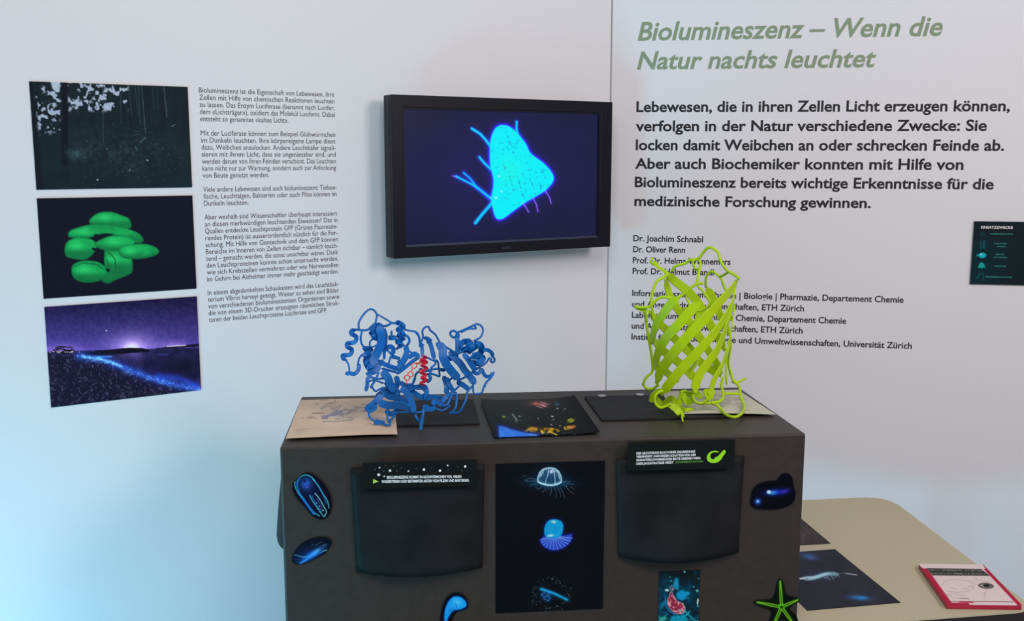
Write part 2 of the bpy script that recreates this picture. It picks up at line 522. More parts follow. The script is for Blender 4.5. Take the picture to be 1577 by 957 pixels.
def seashore(c, u, v):
    K = crop(40, 290, 2.736); X, Y = c.X, c.Y
    hz = 541.5 - (X-78)*0.026
    n = vnoise(X, Y, 4, 8, 2); n2 = vnoise(X, Y, 9, 18, 4); sp = vnoise(X, Y, 2.6, 31, 2)
    up = np.clip((hz-Y)/75, 0, 1)
    base = np.array((96, 74, 168))[None]*(1-up[:, None]) + np.array((30, 24, 66))[None]*up[:, None]
    c.C = base + (n[:, None]-.5)*22
    c.gell((205, 537), 34, 22, (110, 90, 90)); c.gell((203, 537), 11, 9, (120, 110, 60)); c.gell((97, 541), 30, 10, (70, 46, 60))
    c.gell((270, 533), 20, 7, (70, 50, 60))
    below = Y > hz
    sea = np.array((40, 34, 78))[None] + (n2[:, None]-.5)*40
    c.C = np.where(below[:, None], sea, c.C)
    c.gell((205, 545), 16, 9, (70, 50, 80), 0, .9)
    c.blend(np.exp(-((X-280)/40)**2-((Y-565)/18)**2)*.8, (18, 18, 42))
    # headland
    c.poly(K((240, 700), (300, 685), (380, 678), (430, 672), (490, 674), (520, 682), (520, 690), (300, 705)), (16, 14, 34), 1.2)
    c.poly(K((545, 676), (600, 668), (732, 655), (735, 668), (600, 676)), (20, 18, 42), 1.2)
    c.line(K((595, 667), (672, 663)), .7, (255, 225, 240), 1)
    c.line(K((415, 672), (470, 668)), .7, (255, 235, 225), 1.4)
    # beach
    B = K((80, 700), (230, 710), (320, 722), (400, 765), (520, 810), (640, 845), (740, 860), (740, 940), (90, 940))
    s = c.sdf(B)
    c.blend(0.5-s/2.5, (26, 22, 48))
    ins = np.clip(0.5-s/2, 0, 1)
    c.blend(ins*np.clip((sp-0.62)*7, 0, 1)*.8, (84, 76, 104))
    c.blend(ins*np.clip((n2-0.58)*4, 0, 1)*.5, (58, 50, 86))
    W = K((225, 710), (320, 722), (400, 752), (520, 800), (640, 832), (735, 850))
    c.glow(W, 8, (8, 28, 78)); c.glow(W, 3.5, (20, 44, 56), .8)
    c.add(np.exp(-(c.dline(W)/5)**2)*np.clip((sp-.5)*4, 0, 1), (34, 66, 70))
    c.glow(K((240, 710), (350, 730), (400, 750)), 2.4, (60, 90, 70)); c.glow(K((560, 790), (640, 800), (720, 830)), 5, (10, 26, 80))
    c.glow(K((300, 712), (360, 710)), 1.1, (20, 90, 110)); c.glow(K((555, 702), (600, 700)), 1.2, (20, 30, 60))
    # huts and lights
    rng = np.random.RandomState(2)
    for k in range(26):
        x, y = rng.uniform(104, 190), rng.uniform(668, 696); (p,) = K((x, y))
        c.line([p, (p[0]+rng.uniform(2, 7), p[1]-rng.uniform(-1, 1))], .7, (14, 10, 24), 1)
    for k in range(16):
        x = rng.uniform(100, 255); (p,) = K((x, 691+rng.uniform(-5, 3))); c.ell(p, 1.3, .7, (255, 215, 180), 0, .4)
    for k in range(40):
        (p,) = K((rng.uniform(90, 700), rng.uniform(510, 640))); c.ell(p, .7, .7, (130, 110, 200), 0, .6, .6)
    (p,) = K((338, 601)); c.ell(p, 1.2, 1.2, (230, 220, 255))

def wall_print(pts, paint, base, label, n):
    s0, s1, z0, z1 = LEFT.rect(pts, 0.002)
    P4 = [LEFT.P(s0, z1, .002), LEFT.P(s1, z1, .002), LEFT.P(s1, z0, .002), LEFT.P(s0, z0, .002)]
    o = sheet('photo_print', P4, n[0], n[1], 0.0017, M['p_matt'], paint, base)
    return tag(o, label, 'photograph', 'photographs on the left panel')
wall_print([(43, 125), (289, 134), (296, 288), (58, 293)], forest, (20, 36, 43), 'dark forest photograph with sky between trunks, topmost on left panel', (250, 170))
wall_print([(56, 306), (296, 301), (303, 444), (68, 461)], mushroom, (15, 18, 34), 'photograph of glowing green mushrooms on black, middle of left panel', (240, 160))
wall_print([(68, 473), (303, 457), (310, 601), (79, 628)], seashore, (40, 32, 80), 'night seashore photograph with purple sky and blue surf, lowest print', (250, 165))

# ================================================================== television
TO = 0.09
s0, s1, z0, z1 = LEFT.rect([(603.5, 145), (944.8, 157.6), (938.8, 381), (605.8, 398)], TO)
tv = empty('television', LEFT.P((s0+s1)/2, z0, TO/2), 'black flat television on the left panel showing a cyan sea creature', 'television')
sa, sb, za, zb = LEFT.rect([(620, 165), (925.5, 174), (922.5, 367), (623, 380)], TO)
V, F = hexa(LEFT.P(s0, z0, TO-.047), LEFT.u*(s1-s0), ZV*(z1-z0), LEFT.n*0.037)
bevel(mk('casing', V, F, M['case'], tv), 0.004, 3)
def frame_ring(fr, o, i, n0, n1):
    """ring between outer rect o and inner rect i, from offset n0 to n1"""
    (a0, a1, b0, b1), (c0, c1, d0, d1) = o, i
    out = [(a0, b0), (a1, b0), (a1, b1), (a0, b1)]; inn = [(c0, d0), (c1, d0), (c1, d1), (c0, d1)]
    V = [fr.P(a, z, n) for n in (n0, n1) for (a, z) in out] + [fr.P(a, z, n) for n in (n0, n1) for (a, z) in inn]
    F = []
    for k in range(4):
        j = (k+1) % 4
        F += [(4+k, 4+j, 12+j, 12+k), (k, j, 4+j, 4+k), (8+j, 8+k, 12+k, 12+j), (j, k, 8+k, 8+j)]
    return np.array(V), F
V, F = frame_ring(LEFT, (s0, s1, z0, z1), (sa, sb, za, zb), TO-.01, TO)
bz = bevel(mk('bezel', V, F, M['bezel'], tv), 0.0015)
V, F = frame_ring(LEFT, (sa, sb, za, zb), (sa+.004, sb-.005, za+.006, zb-.004), TO-.006, TO-.002)
mk('inner_frame', V, F, M['bezel'], tv)
V, F = hexa(LEFT.P(sa+.004, za, TO-.006), LEFT.u*(sb-sa-.01), ZV*0.006, LEFT.n*0.0055)
tag(mk('lower_ledge', V, F, M['ledge'], tv), 'bluish grey strip below the picture')
def creature(c, u, v):
    K = crop(570, 130, 3.3); X, Y = c.X, c.Y
    c.C = c.C + vnoise(X, Y, 60, 3, 2)[:, None]*np.array((4, 4, 12))[None]
    c.gell((735, 262), 190, 100, (4, 4, 26))
    body = smooth_loop(K((618, 262), (632, 230), (652, 212), (675, 207), (710, 216), (750, 250), (790, 300), (812, 345), (840, 370), (875, 395), (910, 430), (932, 468), (926, 500),
             (890, 540), (830, 577), (780, 607), (720, 650), (680, 680), (652, 686), (634, 670), (622, 625), (614, 585), (624, 530), (626, 480), (614, 430), (608, 380), (610, 300)), 3)
    sp = [K((517, 225), (560, 252), (585, 280), (612, 315)), K((745, 190), (744, 225), (750, 262)), K((555, 370), (580, 400), (612, 430)),
          K((438, 468), (520, 510), (570, 545), (620, 585)), K((475, 450), (510, 480), (540, 520), (600, 572)), K((535, 705), (570, 660), (618, 605))]
    s = c.sdf(body)
    c.add(np.exp(-(np.clip(s, 0, None)/2.6)**2)*.9, (30, 20, 190)); c.add(np.exp(-(np.clip(s, 0, None)/7)**2)*.35, (20, 10, 140))
    for l in sp: c.glow(l, 3.4, (10, 40, 190), .8)
    for l, r in zip(sp, (2.0, 1.7, 1.8, 1.4, 1.0, 2.3)): c.line(l, r, (0, 196, 250), 1.3)
    c.blend(0.5-s/1.5, (0, 238, 250))
    inn = np.clip(-s/3, 0, 1); n = vnoise(X, Y, 3.4, 41, 2)
    c.blend(inn*np.clip((n-.64)*6, 0, 1)*.4, (0, 160, 200))
    c.blend(inn*np.exp(-((X-786)/22)**2-((Y-265)/28)**2)*.35, (60, 255, 210))
    for q in (((700, 440), (745, 590)), ((740, 440), (780, 580)), ((770, 430), (800, 560)), ((800, 420), (840, 560)), ((840, 440), (870, 530)), ((870, 430), (905, 510)), ((670, 330), (700, 520)), ((700, 270), (750, 400))):
        L = K(*q)
        c.blend(inn*np.clip((2.0-c.dline(L))/2, 0, 1)*np.clip((n-.46)*5, 0, 1)*.6, (50, 130, 190))
    for p, r in (((640, 577), 3), ((655, 467), 2.4), ((668, 545), 2.2), ((612, 575), 1.6)):
        (q,) = K(p); c.ell(q, r, r*.7, (190, 240, 255), 0, .6)
    for l in (K((775, 600), (792, 625), (806, 650)), K((828, 580), (845, 610), (853, 647)), K((890, 540), (912, 575), (920, 605)), K((418, 465), (440, 470))):
        c.glow(l, 2, (30, 10, 110)); c.line(l, .5, (190, 150, 230), .9, .8)
P4 = [LEFT.P(sa, zb, TO-.007), LEFT.P(sb, zb, TO-.007), LEFT.P(sb, za, TO-.007), LEFT.P(sa, za, TO-.007)]
tag(sheet('screen', P4, 380, 240, 0.002, M['screen'], creature, (20, 21, 46), tv), 'lit screen with a cyan creature')
LG = LEFT.rect([(774, 378), (788, 377), (788, 384), (774, 385)], TO)
text_block('brand_mark', [('NEC', LG[0], LG[1], LEFT.sz((774, 384), TO)[1], LEFT.sz((774, 384), TO)[1], 0.0055)], M['ledge'], tv, LEFT, TO+.0005, .03)
V, F = hexa(LEFT.P(s0+.16, z0+.1, 0.0005), LEFT.u*(s1-s0-.32), ZV*(z1-z0-.2), LEFT.n*0.0425)
mk('wall_bracket', V, F, M['case'], tv)

# ================================================================== info sign at the right edge
SO = 0.006
g0, _, gz0, gz1 = RIGHTW.rect([(1501, 341), (1577, 342), (1577, 440), (1494, 437)], SO)
g1 = g0 + 0.235
K1 = crop(1490, 335, 9.115)
def signpaint(c, u, v):
    X, Y = c.X, c.Y
    c.blend(np.clip((.55-u)*2.2, 0, 1)*np.clip((v-.15)*4, 0, 1)*.55, (6, 52, 64))
    T = (24, 168, 160); D = (16, 110, 118)
    for k in range(3):
        r = 2+2.1*k; (p,) = K1((188, 262))
        d = np.abs(np.hypot(X-p[0], Y-p[1])-r); c.blend((.7-d)*(X > p[0]-.5)*(Y < p[1]+.5), D)
    for a in (184, 220, 240): c.line(K1((a+6, 330), (a-4, 375), (a+2, 440)), .5, D, .9)
    (p,) = K1((208, 533)); c.ell(p, 6.4, 4.4, (20, 190, 200)); c.poly(K1((150, 530), (130, 515), (135, 555)), (20, 190, 200)); c.ell((p[0]-2, p[1]-1), 1.2, 1.2, (200, 240, 240))
    c.poly(K1((145, 715), (155, 680), (170, 645), (195, 628), (225, 645), (245, 685), (255, 712), (225, 700), (200, 720), (175, 705)), T)
    c.line(K1((120, 860), (185, 785)), .6, D, .9); c.line(K1((215, 775), (222, 880)), .6, D, .9); c.line(K1((150, 850), (170, 800)), .4, D, .9)
sg = empty('info_sign', RIGHTW.P((g0+g1)/2, gz0, 0.001), 'small black and teal sign with glowing icons at the right edge', 'sign')
sheet('sign_panel', [RIGHTW.P(g0, gz1, SO), RIGHTW.P(g1, gz1, SO), RIGHTW.P(g1, gz0, SO), RIGHTW.P(g0, gz0, SO)], 140, 100, 0.005, M['p_gloss'], signpaint, (20, 34, 40), sg)
def sl(t, a, b, cap):
    (p, q) = K1(a, b); s0_, z0_ = RIGHTW.sz(p, SO); s1_, _z = RIGHTW.sz(q, SO)
    return (t, s0_, s1_, z0_, z0_, cap*0.00165*KW/9.115)
text_block('sign_title', [sl('EINSATZZWECKE', (190, 156), (635, 156), 36)], M['whiteink'], sg, RIGHTW, SO+.0004, 0.02)
for row in [sl('KOMMUNIKATION', (320, 241), (632, 241), 20), sl('PARTNER', (375, 376), (553, 376), 20), sl('FINDEN', (412, 418), (530, 418), 18),
                         sl('BEUTE', (400, 529), (512, 529), 20), sl('ANLOCKEN', (365, 571), (553, 571), 20), sl('TARNUNG', (370, 694), (540, 694), 20),
                         sl('GEGENBELEUCHTUNG', (245, 843), (625, 843), 20)]:
    text_block('sign_text', [row], M['tealink'], sg, RIGHTW, SO+.0004, 0.012)

# ================================================================== table
def rounded(poly, rad, seg=7):
    out = []; n = len(poly)
    for i in range(n):
        p, a, b = np.array(poly[i]), np.array(poly[i-1]), np.array(poly[(i+1) % n]); r = rad[i]
        A = p+(a-p)/np.linalg.norm(a-p)*r; B = p+(b-p)/np.linalg.norm(b-p)*r
        for k in range(seg+1):
            t = k/seg; out.append(tuple(A*(1-t)**2+p*2*t*(1-t)+B*t*t))
    return out
FR = np.array([1.0565, 1.9436]); BR = np.array([1.007, 2.639]); FL = FR - 1.445*np.array([.987, .160]); BL = BR - 1.42*np.array([.989, .142])
foot = rounded([tuple(FL), tuple(FR), tuple(BR), tuple(BL)], (.03, .05, .085, .06))
tb = empty('table', ((FL+BR)/2).tolist()+[0], 'beige laminate table with dark edge under the dark display box', 'table')
V, F = prism(foot, TABLE_Z-.003, TABLE_Z); mk('tabletop', V, F, M['tabletop'], tb)
V, F = prism(foot, TABLE_Z-.028, TABLE_Z-.003); tag(mk('edge_band', V, F, M['tableedge'], tb), 'dark brown edge band')
cen = (FL+BR+FR+BL)/4
for q in (FL, FR, BR, BL):
    p = q+(cen-q)*.12; ring = [(p[0]+.017*math.cos(a*math.pi/6), p[1]+.017*math.sin(a*math.pi/6)) for a in range(12)]
    V, F = prism(ring, 0, TABLE_Z-.028); mk('leg', V, F, M['steel'], tb)
ins = [q+(cen-q)*.12 for q in (FL, FR, BR, BL)]
for i in range(4):
    a, b = ins[i], ins[(i+1) % 4]; d = (b-a)/np.linalg.norm(b-a); nn = np.array([-d[1], d[0]])
    a2 = a+d*.018; b2 = b-d*.018
    V, F = hexa((a2[0]-nn[0]*.01, a2[1]-nn[1]*.01, TABLE_Z-.068), (b2[0]-a2[0], b2[1]-a2[1], 0), (nn[0]*.02, nn[1]*.02, 0), (0, 0, .04))
    mk('apron', V, F, M['steel'], tb)

# prints lying on the table
def shrimp(c, u, v):
    K = crop(1200, 740, 4.183); X, Y = c.X, c.Y
    c.C = c.C + (vnoise(X, Y, 30, 2, 3)[:, None]-.5)*12
    (p,) = K((190, 492)); c.gell(p, 13, 4.5, (20, 60, 110), 12)
    (p,) = K((515, 758)); c.gell(p, 16, 4, (5, 70, 125), 4); c.gell((p[0]+6, p[1]), 7, 2.4, (0, 40, 60), 4)
    body = K((140, 630), (170, 618), (220, 618), (270, 600), (310, 590), (360, 592), (385, 602), (380, 615), (330, 615), (290, 618), (260, 632), (220, 645), (170, 648))
    c.poly(body, (120, 160, 178), 2); c.poly(K((175, 625), (240, 618), (300, 600), (330, 602), (260, 625), (190, 640)), (205, 228, 232), 3, .8)
    for a in ((300, 615, 325, 640), (330, 612, 350, 636), (350, 605, 365, 625), (280, 620, 300, 632), (370, 600, 385, 620)):
        c.line(K(a[:2], a[2:]), .9, (110, 150, 168), 1.4, .8)
    c.line(K((425, 600), (500, 611)), .6, (190, 200, 220), 1.2); c.line(K((385, 605), (425, 600)), .4, (90, 100, 110), 1)
    c.line(K((135, 635), (165, 632)), 1.2, (230, 240, 240), 1.6); c.gell(K((250, 615))[0], 20, 8, (10, 22, 34))
def darkprint(c, u, v):
    X, Y = c.X, c.Y; K = crop(1200, 740, 4.183)
    c.C = c.C + (vnoise(X, Y, 12, 6, 3)[:, None]-.5)*14
    for y in range(350, 412, 9): c.line(K((145, y), (165, y+2)), .6, (96, 92, 92), 1.4, .7)
    c.gell(K((190, 340))[0], 12, 8, (14, 10, 12))
def table_print(pts, paint, base, label, n):
    P4 = [np.array((x*1.0523, y*1.0523, TABLE_Z+.0012)) for x, y in pts]
    return tag(sheet('picture_sheet', P4, n[0], n[1], .001, M['p_matt'], paint, base), label, 'picture', 'prints on the table')
table_print([(0.521, 2.114), (0.712, 2.150), (0.755, 1.879), (0.564, 1.843)], shrimp, (40, 42, 54), 'dark print of a pale shrimp on table right of box', (190, 130))
table_print([(0.486, 2.422), (0.676, 2.450), (0.713, 2.184), (0.523, 2.156)], darkprint, (58, 53, 54), 'dark brown print on table behind the shrimp print', (90, 110))

# red booklet
bt = TABLE_Z+.011
bk = empty('booklet', (0.960, 2.046, TABLE_Z), 'crimson framed activity booklet with an eye drawing on table corner', 'booklet')
Q = [on_z(p, bt) for p in ((1414.6, 868.5), (1514.5, 870), (1574, 932.5), (1458.4, 931))]
def lerpq(u, v, z): 
    P = (Q[0]*(1-u)+Q[1]*u)*(1-v)+(Q[3]*(1-u)+Q[2]*u)*v; return np.array((P[0], P[1], z))
V, F = slab_poly([lerpq(0, 1, bt-.001), lerpq(1, 1, bt-.001), lerpq(1, 0, bt-.001), lerpq(0, 0, bt-.001)], ZV, .0095)
bevel(mk('cover', V, F, M['bookred'], bk), .0015)
def bookpaint(c, u, v):
    K = crop(1400, 850, 8.91); X, Y = c.X, c.Y
    R = (178, 24, 60)
    c.blend((0.085-u)*60, R); c.blend((u-.93)*60, R); c.blend((v-.955)*50*(1-((u > .3) & (u < .98))), R)
    c.poly(K((110, 160), (1010, 178), (1050, 236), (190, 232)), (226, 208, 204), .8)
    band = K((240, 228), (990, 240), (1110, 333), (320, 328)); c.poly(band, (52, 50, 50), .8)
    n = vnoise(X, Y, 1.6, 3, 2)
    for a, b in (((262, 252), (1020, 262)), ((300, 300), (1080, 306))):
        c.blend(np.clip((1.3-c.dline(K(a, b)))*1.2, 0, 1)*np.clip((n-.38)*5, 0, 1)*.8, (170, 160, 156))
    for L in (((450, 470), (480, 410), (560, 385), (700, 390), (850, 410), (900, 450), (880, 500)), ((520, 540), (650, 560), (800, 550), (900, 500)), ((560, 490), (620, 510), (650, 520)),
              ((730, 530), (770, 500), (800, 530), (830, 470), (870, 490), (850, 450)), ((900, 400), (1000, 390), (1100, 420)), ((1030, 560), (1040, 640), (1060, 670)), ((450, 560), (620, 640), (820, 640)), ((1070, 520), (1030, 600)), ((500, 600), (600, 580), (760, 600)), ((940, 380), (905, 350))):
        c.line(K(*L), .28, (150, 136, 136), .9, .75)
    (p,) = K((1055, 470)); c.ell(p, 13, 5, (52, 52, 50), 5, .2); c.ell(p, 10.5, 3.7, (140, 138, 134), 5, .25); c.ell((p[0]+1, p[1]-.3), 6.5, 2.8, (26, 26, 26), 5, .3); c.ell((p[0]-7, p[1]-.4), 1, .8, (230, 225, 220))
    c.line(K((560, 682), (1430, 692)), .5, (120, 60, 70), .9)
    c.line(K((700, 640), (820, 650)), .6, (120, 110, 110), 1.5, .7); c.line(K((690, 690), (880, 700)), .9, R, 1.2, .8)
sheet('cover_picture', [lerpq(0, 0, bt), lerpq(1, 0, bt), lerpq(1, 1, bt), lerpq(0, 1, bt)], 170, 110, .0009, M['p_matt'], bookpaint, (224, 206, 204), bk)

# ================================================================== display box
bx = empty('display_box', FRONT.P(BOX_W/2, TABLE_Z, -BOX_D/2), 'large dark grey exhibit box standing on the beige table', 'box')
E_ = .0006
V, F = hexa(FRONT.P(0, TABLE_Z+E_), BU*BOX_W, -BN*BOX_D, ZV*(TOP_Z-TABLE_Z-E_))
bevel(mk('body', V, F, M['board'], bx), .004, 3)
def curtain(fr, s0, s1, t0, t1, ztop, zbot, sag, depth, name='curtain'):
    nu, nv = 22, 14; th = .003; V = []
    for k in (0, 1):
        for j in range(nv+1):
            v = j/nv
            for i in range(nu+1):
                u = i/nu; b = (1-(2*u-1)**2); bb = b**.75
                a = (s0*(1-v)+t0*v)*(1-u) + (s1*(1-v)+t1*v)*u
                z = ztop + (zbot-ztop)*v - sag*b*v
                off = .004 + depth*bb*(v**.7) + .0015*math.sin(9*u+4*v) - (th if k else 0)
                V.append(fr.P(a, z, max(off, .0006 if k else .0036)))
    N = (nu+1)*(nv+1); F = []
    for j in range(nv):
        for i in range(nu):
            a = j*(nu+1)+i; F.append((a, a+nu+1, a+nu+2, a+1)); F.append((N+a, N+a+1, N+a+nu+2, N+a+nu+1))
    ring = [i for i in range(nu)] + [j*(nu+1)+nu for j in range(nv)] + [nv*(nu+1)+i for i in range(nu, 0, -1)] + [j*(nu+1) for j in range(nv, 0, -1)]
    for a, b in zip(ring, ring[1:]+ring[:1]): F.append((a, b, N+b, N+a))
    return mk(name, V, F, M['curtain'], bx, smooth=True)
tag(curtain(FRONT, .125, .367, .131, .363, 1.0385, .842, .006, .020), 'black sheet bulging over the left opening')
tag(curtain(FRONT, .612, .856, .619, .851, 1.041, .852, .009, .020), 'black sheet bulging over the right opening')
SIDE = Frame(FRONT.P(0, 0, -BOX_D), -BN*-1.0, -BU)   # left side: axis runs from back to front
SIDE.u = BN
tag(curtain(SIDE, .085, .330, .09, .325, 1.035, .862, .006, .029), 'black sheet bulging from the left side')

# label strips above the curtains
def strip(rect, off, label):
    a0, a1, b0, b1 = rect
    e = empty('caption_strip', FRONT.P((a0+a1)/2, b0, off), label, 'label', 'caption strips above the black curtains')
    V, F = hexa(FRONT.P(a0, b0, off-.0024), BU*(a1-a0), ZV*(b1-b0), BN*.0024)
    bevel(mk('card', V, F, M['card_edge'], e), .0004, 1)
    return e
OFF = .021
def flines(rows, off):
    out = []
    for t, a, b, cap in rows:
        s0_, z0_ = FRONT.sz(a, off); s1_, z1_ = FRONT.sz(b, off)
        out.append((t, s0_, s1_, z0_, z1_, cap*.00118))
    return out
def blobs(rows, off, m, parent, name):
    for (x, y, r, nside) in rows:
        s_, z_ = FRONT.sz((x, y), off); r *= .00118
        P = [FRONT.P(s_+r*math.cos(2*math.pi*k/nside), z_+r*math.sin(2*math.pi*k/nside), off) for k in range(nside)]
        mk(name, P, [tuple(range(nside))], m, parent)
r1 = FRONT.rect([(558.6, 712.6), (735, 709), (735, 750), (558.6, 753)], OFF)
st = strip(r1, OFF, 'black caption strip with white dots and green arrow above left curtain')
K6 = crop(540, 700, 7.51)
def kk(*a): return K6(*a)
text_block('caption_text', flines([('BIOLUMINESZENZ KOMMT IN GLÜHWÜRMCHEN VOR, VIELEN', *kk((420, 282), (1280, 272)), 4.0),
                                   ('WASSERTIEREN UND BESTIMMTEN ARTEN VON PILZEN UND BAKTERIEN.', *kk((357, 331), (1372, 316)), 4.0)], OFF+.0003), M['whiteink'], st, FRONT, OFF+.0005, .03)
dots = [(335, 155, 1.2), (455, 190, 2.0), (325, 238, 2.3), (388, 256, 1.3), (668, 195, 1.2), (848, 178, 2.0), (1034, 190, 2.0), (1123, 130, 1.3), (1325, 142, 1.9)]
blobs([(*K6((x, y))[0], r, 7) for x, y, r in dots], OFF+.0005, M['whiteink'], st, 'white_dot')
dim = [(283, 175, 1.), (403, 133, .9), (498, 138, .9), (382, 195, .9), (535, 190, .9), (587, 158, .8), (757, 162, .8), (940, 158, .8), (1240, 145, .9), (1287, 192, .9), (1128, 182, .9)]
blobs([(*K6((x, y))[0], r, 6) for x, y, r in dim], OFF+.0005, mat('dim_dots', (96, 104, 100), .6), st, 'grey_dot')
tri = [FRONT.P(*FRONT.sz(p, OFF), OFF+.0005) for p in K6((262, 285), (258, 338), (322, 316))]
mk('arrow_mark', tri, [(0, 1, 2)], mat('arrow_green', (178, 214, 80), .6), st)
r2 = FRONT.rect([(966.7, 680.4), (1132, 678), (1131, 721), (967, 727)], OFF)
st2 = strip(r2, OFF, 'black caption strip with glowing green curled shark above right curtain')
K8 = crop(960, 675, 8.761)
text_block('caption_text', flines([('DER LEUCHTENDE BAUCH EINES ZIGARRENHAIS', *K8((175, 222), (968, 195)), 3.5),
                                   ('VERHINDERT, DASS DESSEN SCHATTEN VON DER', *K8((175, 268), (980, 241)), 3.5),
                                   ('DARUNTERSCHWIMMENDEN BEUTE GESEHEN WIRD.', *K8((175, 314), (1045, 284)), 3.5),
                                   ('DIESE JAGDSTRATEGIE HEISST', *K8((175, 362), (675, 343)), 3.5)], OFF+.0003), M['whiteink'], st2, FRONT, OFF+.0005, .03)
text_block('green_word', flines([('«GEGENBELEUCHTUNG»', *K8((700, 340), (1080, 326)), 3.2)], OFF+.0003), M['greenink'], st2, FRONT, OFF+.0005, .02, label='green highlighted word')
c_out = [(1290, 185), (1240, 168), (1180, 180), (1140, 215), (1122, 260), (1135, 305), (1170, 330), (1225, 338), (1280, 322), (1320, 285), (1350, 235), (1380, 195), (1375, 162), (1345, 165), (1310, 205), (1275, 245), (1235, 262), (1215, 290), (1180, 275), (1168, 240), (1185, 205), (1230, 188), (1270, 195)]
P = [FRONT.P(*FRONT.sz(p, OFF), OFF+.0006) for p in K8(*c_out)]
mk('shark_drawing', P, [tuple(range(len(P)))], mat('glow_green', (150, 225, 20), .6), st2)

# jellyfish poster
def jelly(c, u, v):
    X, Y = c.X, c.Y; J = crop(800, 700, 11.96)
    c.C = c.C + (vnoise(X, Y, 40, 4, 3)[:, None])*np.array((3, 5, 9))[None]
    (p,) = J((560, 520)); c.gell(p, 34, 8, (0, 50, 74), 2); c.gell((p[0], p[1]-8), 20, 16, (0, 34, 52))
    bell = J((325, 490), (330, 430), (360, 340), (420, 275), (500, 245), (580, 240), (660, 255), (730, 310), (770, 390), (785, 480), (760, 530), (690, 560), (600, 578), (500, 572), (400, 545), (345, 520))
    s = c.sdf(bell); ins_ = np.clip(.5-s, 0, 1)
    c.blend(ins_*.85, (34, 80, 112))
    c.blend(ins_*np.exp(-(s/2.4)**2), (190, 226, 238))
    n = vnoise(X, Y, 3, 4, 2)
    c.blend(ins_*np.clip((n-.45)*2.5, 0, 1)*np.clip((735-Y)/10, 0, 1)*.9, (176, 200, 222))
    for L in (((540, 260), (520, 400), (490, 470), (478, 550)), ((620, 270), (650, 380), (655, 470), (660, 550)), ((400, 300), (380, 420)), ((450, 280), (400, 400)), ((575, 440), (570, 500)), ((700, 300), (740, 450))):
        c.line(J(*L), .55, (190, 222, 236), 1.1)
    c.ell(J((590, 320))[0], 4, 4, (206, 210, 236), 0, .6)
    c.blend(ins_*np.exp(-((X-847.5)/6)**2-((Y-739.5)/5)**2)*.75, (14, 50, 84))
    c.line(J((340, 510), (400, 545), (500, 572), (600, 578), (690, 560), (770, 520)), .8, (206, 240, 246), 1.1)
    for L in (((330, 490), (200, 500), (110, 480)), ((320, 470), (200, 440), (120, 470)), ((340, 540), (240, 560), (190, 580)), ((300, 600), (330, 640), (370, 640), (400, 600)), ((470, 590), (480, 660), (440, 690), (410, 690)),
              ((580, 590), (590, 700), (560, 760)), ((640, 600), (680, 700), (680, 800)), ((700, 600), (740, 680), (765, 780)), ((760, 620), (820, 740), (835, 810)), ((790, 520), (900, 540), (1000, 560)), ((800, 500), (940, 500)),
              ((860, 600), (920, 680), (1000, 740)), ((940, 600), (1000, 640)), ((60, 400), (120, 405)), ((520, 590), (530, 650)), ((800, 560), (880, 590)), ((100, 480), (150, 510))):
        c.line(J(*L), .35, (120, 150, 168), 1.1, .62)
    # second jelly
    J2 = crop(800, 780, 5.41)
    head = smooth_loop(J2((210, 240), (208, 190), (225, 140), (255, 115), (300, 110), (345, 125), (365, 160), (360, 210), (350, 240), (300, 265), (235, 262)))
    c.add(np.exp(-(np.clip(c.sdf(head), 0, None)/3)**2)*.7, (0, 20, 90))
    skirt = J2((172, 285), (200, 258), (260, 265), (340, 250), (400, 240), (435, 232), (438, 270), (415, 310), (370, 345), (310, 368), (260, 365), (215, 345), (182, 315))
    c.add(np.exp(-(np.clip(c.sdf(skirt), 0, None)/3)**2)*.7, (10, 10, 110))
    s = c.sdf(skirt); c.blend(.5-s, (48, 74, 196))
    for k in range(17):
        t = k/16; a = math.radians(200-220*t); (q,) = J2((295-20*(1-t), 250)); e = (q[0]+27*math.cos(a), q[1]+21*abs(math.sin(a))+.3*(t*3))
        d = c.dseg(q, e); c.blend(np.clip(.5-s, 0, 1)*np.clip((.75-d)*1.6, 0, 1)*.8, (130, 180, 246))
    c.poly(head, (10, 156, 214), 1.5)
    c.blend(np.clip(.5-c.sdf(head), 0, 1)*np.clip((n-.4)*2, 0, 1)*.5, (40, 190, 232))
    c.ell(J2((285, 132))[0], 6, 3.2, (190, 226, 214), 10, .8); c.ell(J2((260, 245))[0], 8, 2.4, (214, 236, 236), -8, .8)
    # third creature with sparks
    c.glow(J2((180, 690), (290, 730), (400, 780)), 3.4, (0, 80, 100)); c.line(J2((180, 690), (290, 728), (395, 780)), 1.5, (20, 160, 210), 2)
    c.glow(J2((210, 745), (235, 760)), 7, (0, 40, 76))
    for L in (((185, 700), (230, 705), (250, 740), (210, 760), (180, 740), (210, 720)), ((200, 770), (240, 790), (258, 765), (230, 740))):
        c.line(J2(*L), .5, (60, 140, 214), 1, .9)
    rng = np.random.RandomState(5)
    for k in range(110):
        a = rng.uniform(0, 6.283); r = rng.uniform(.72, 1.12); x, y = 265+160*r*math.cos(a), 740+135*r*math.sin(a)
        if y > 880: continue
        (p,) = J2((x, y)); c.ell(p, rng.uniform(.5, 1.0), rng.uniform(.5, 1.0), (130, 150, 140), 0, .6, rng.uniform(.3, .8))
def box_sheet(name, rect, nx, ny, paint, base, m='p_gloss', off=.0016):
    a0, a1, b0, b1 = rect
    return sheet(name, [FRONT.P(a0, b1, off), FRONT.P(a1, b1, off), FRONT.P(a1, b0, off), FRONT.P(a0, b0, off)], nx, ny, .0012, M[m], paint, base)
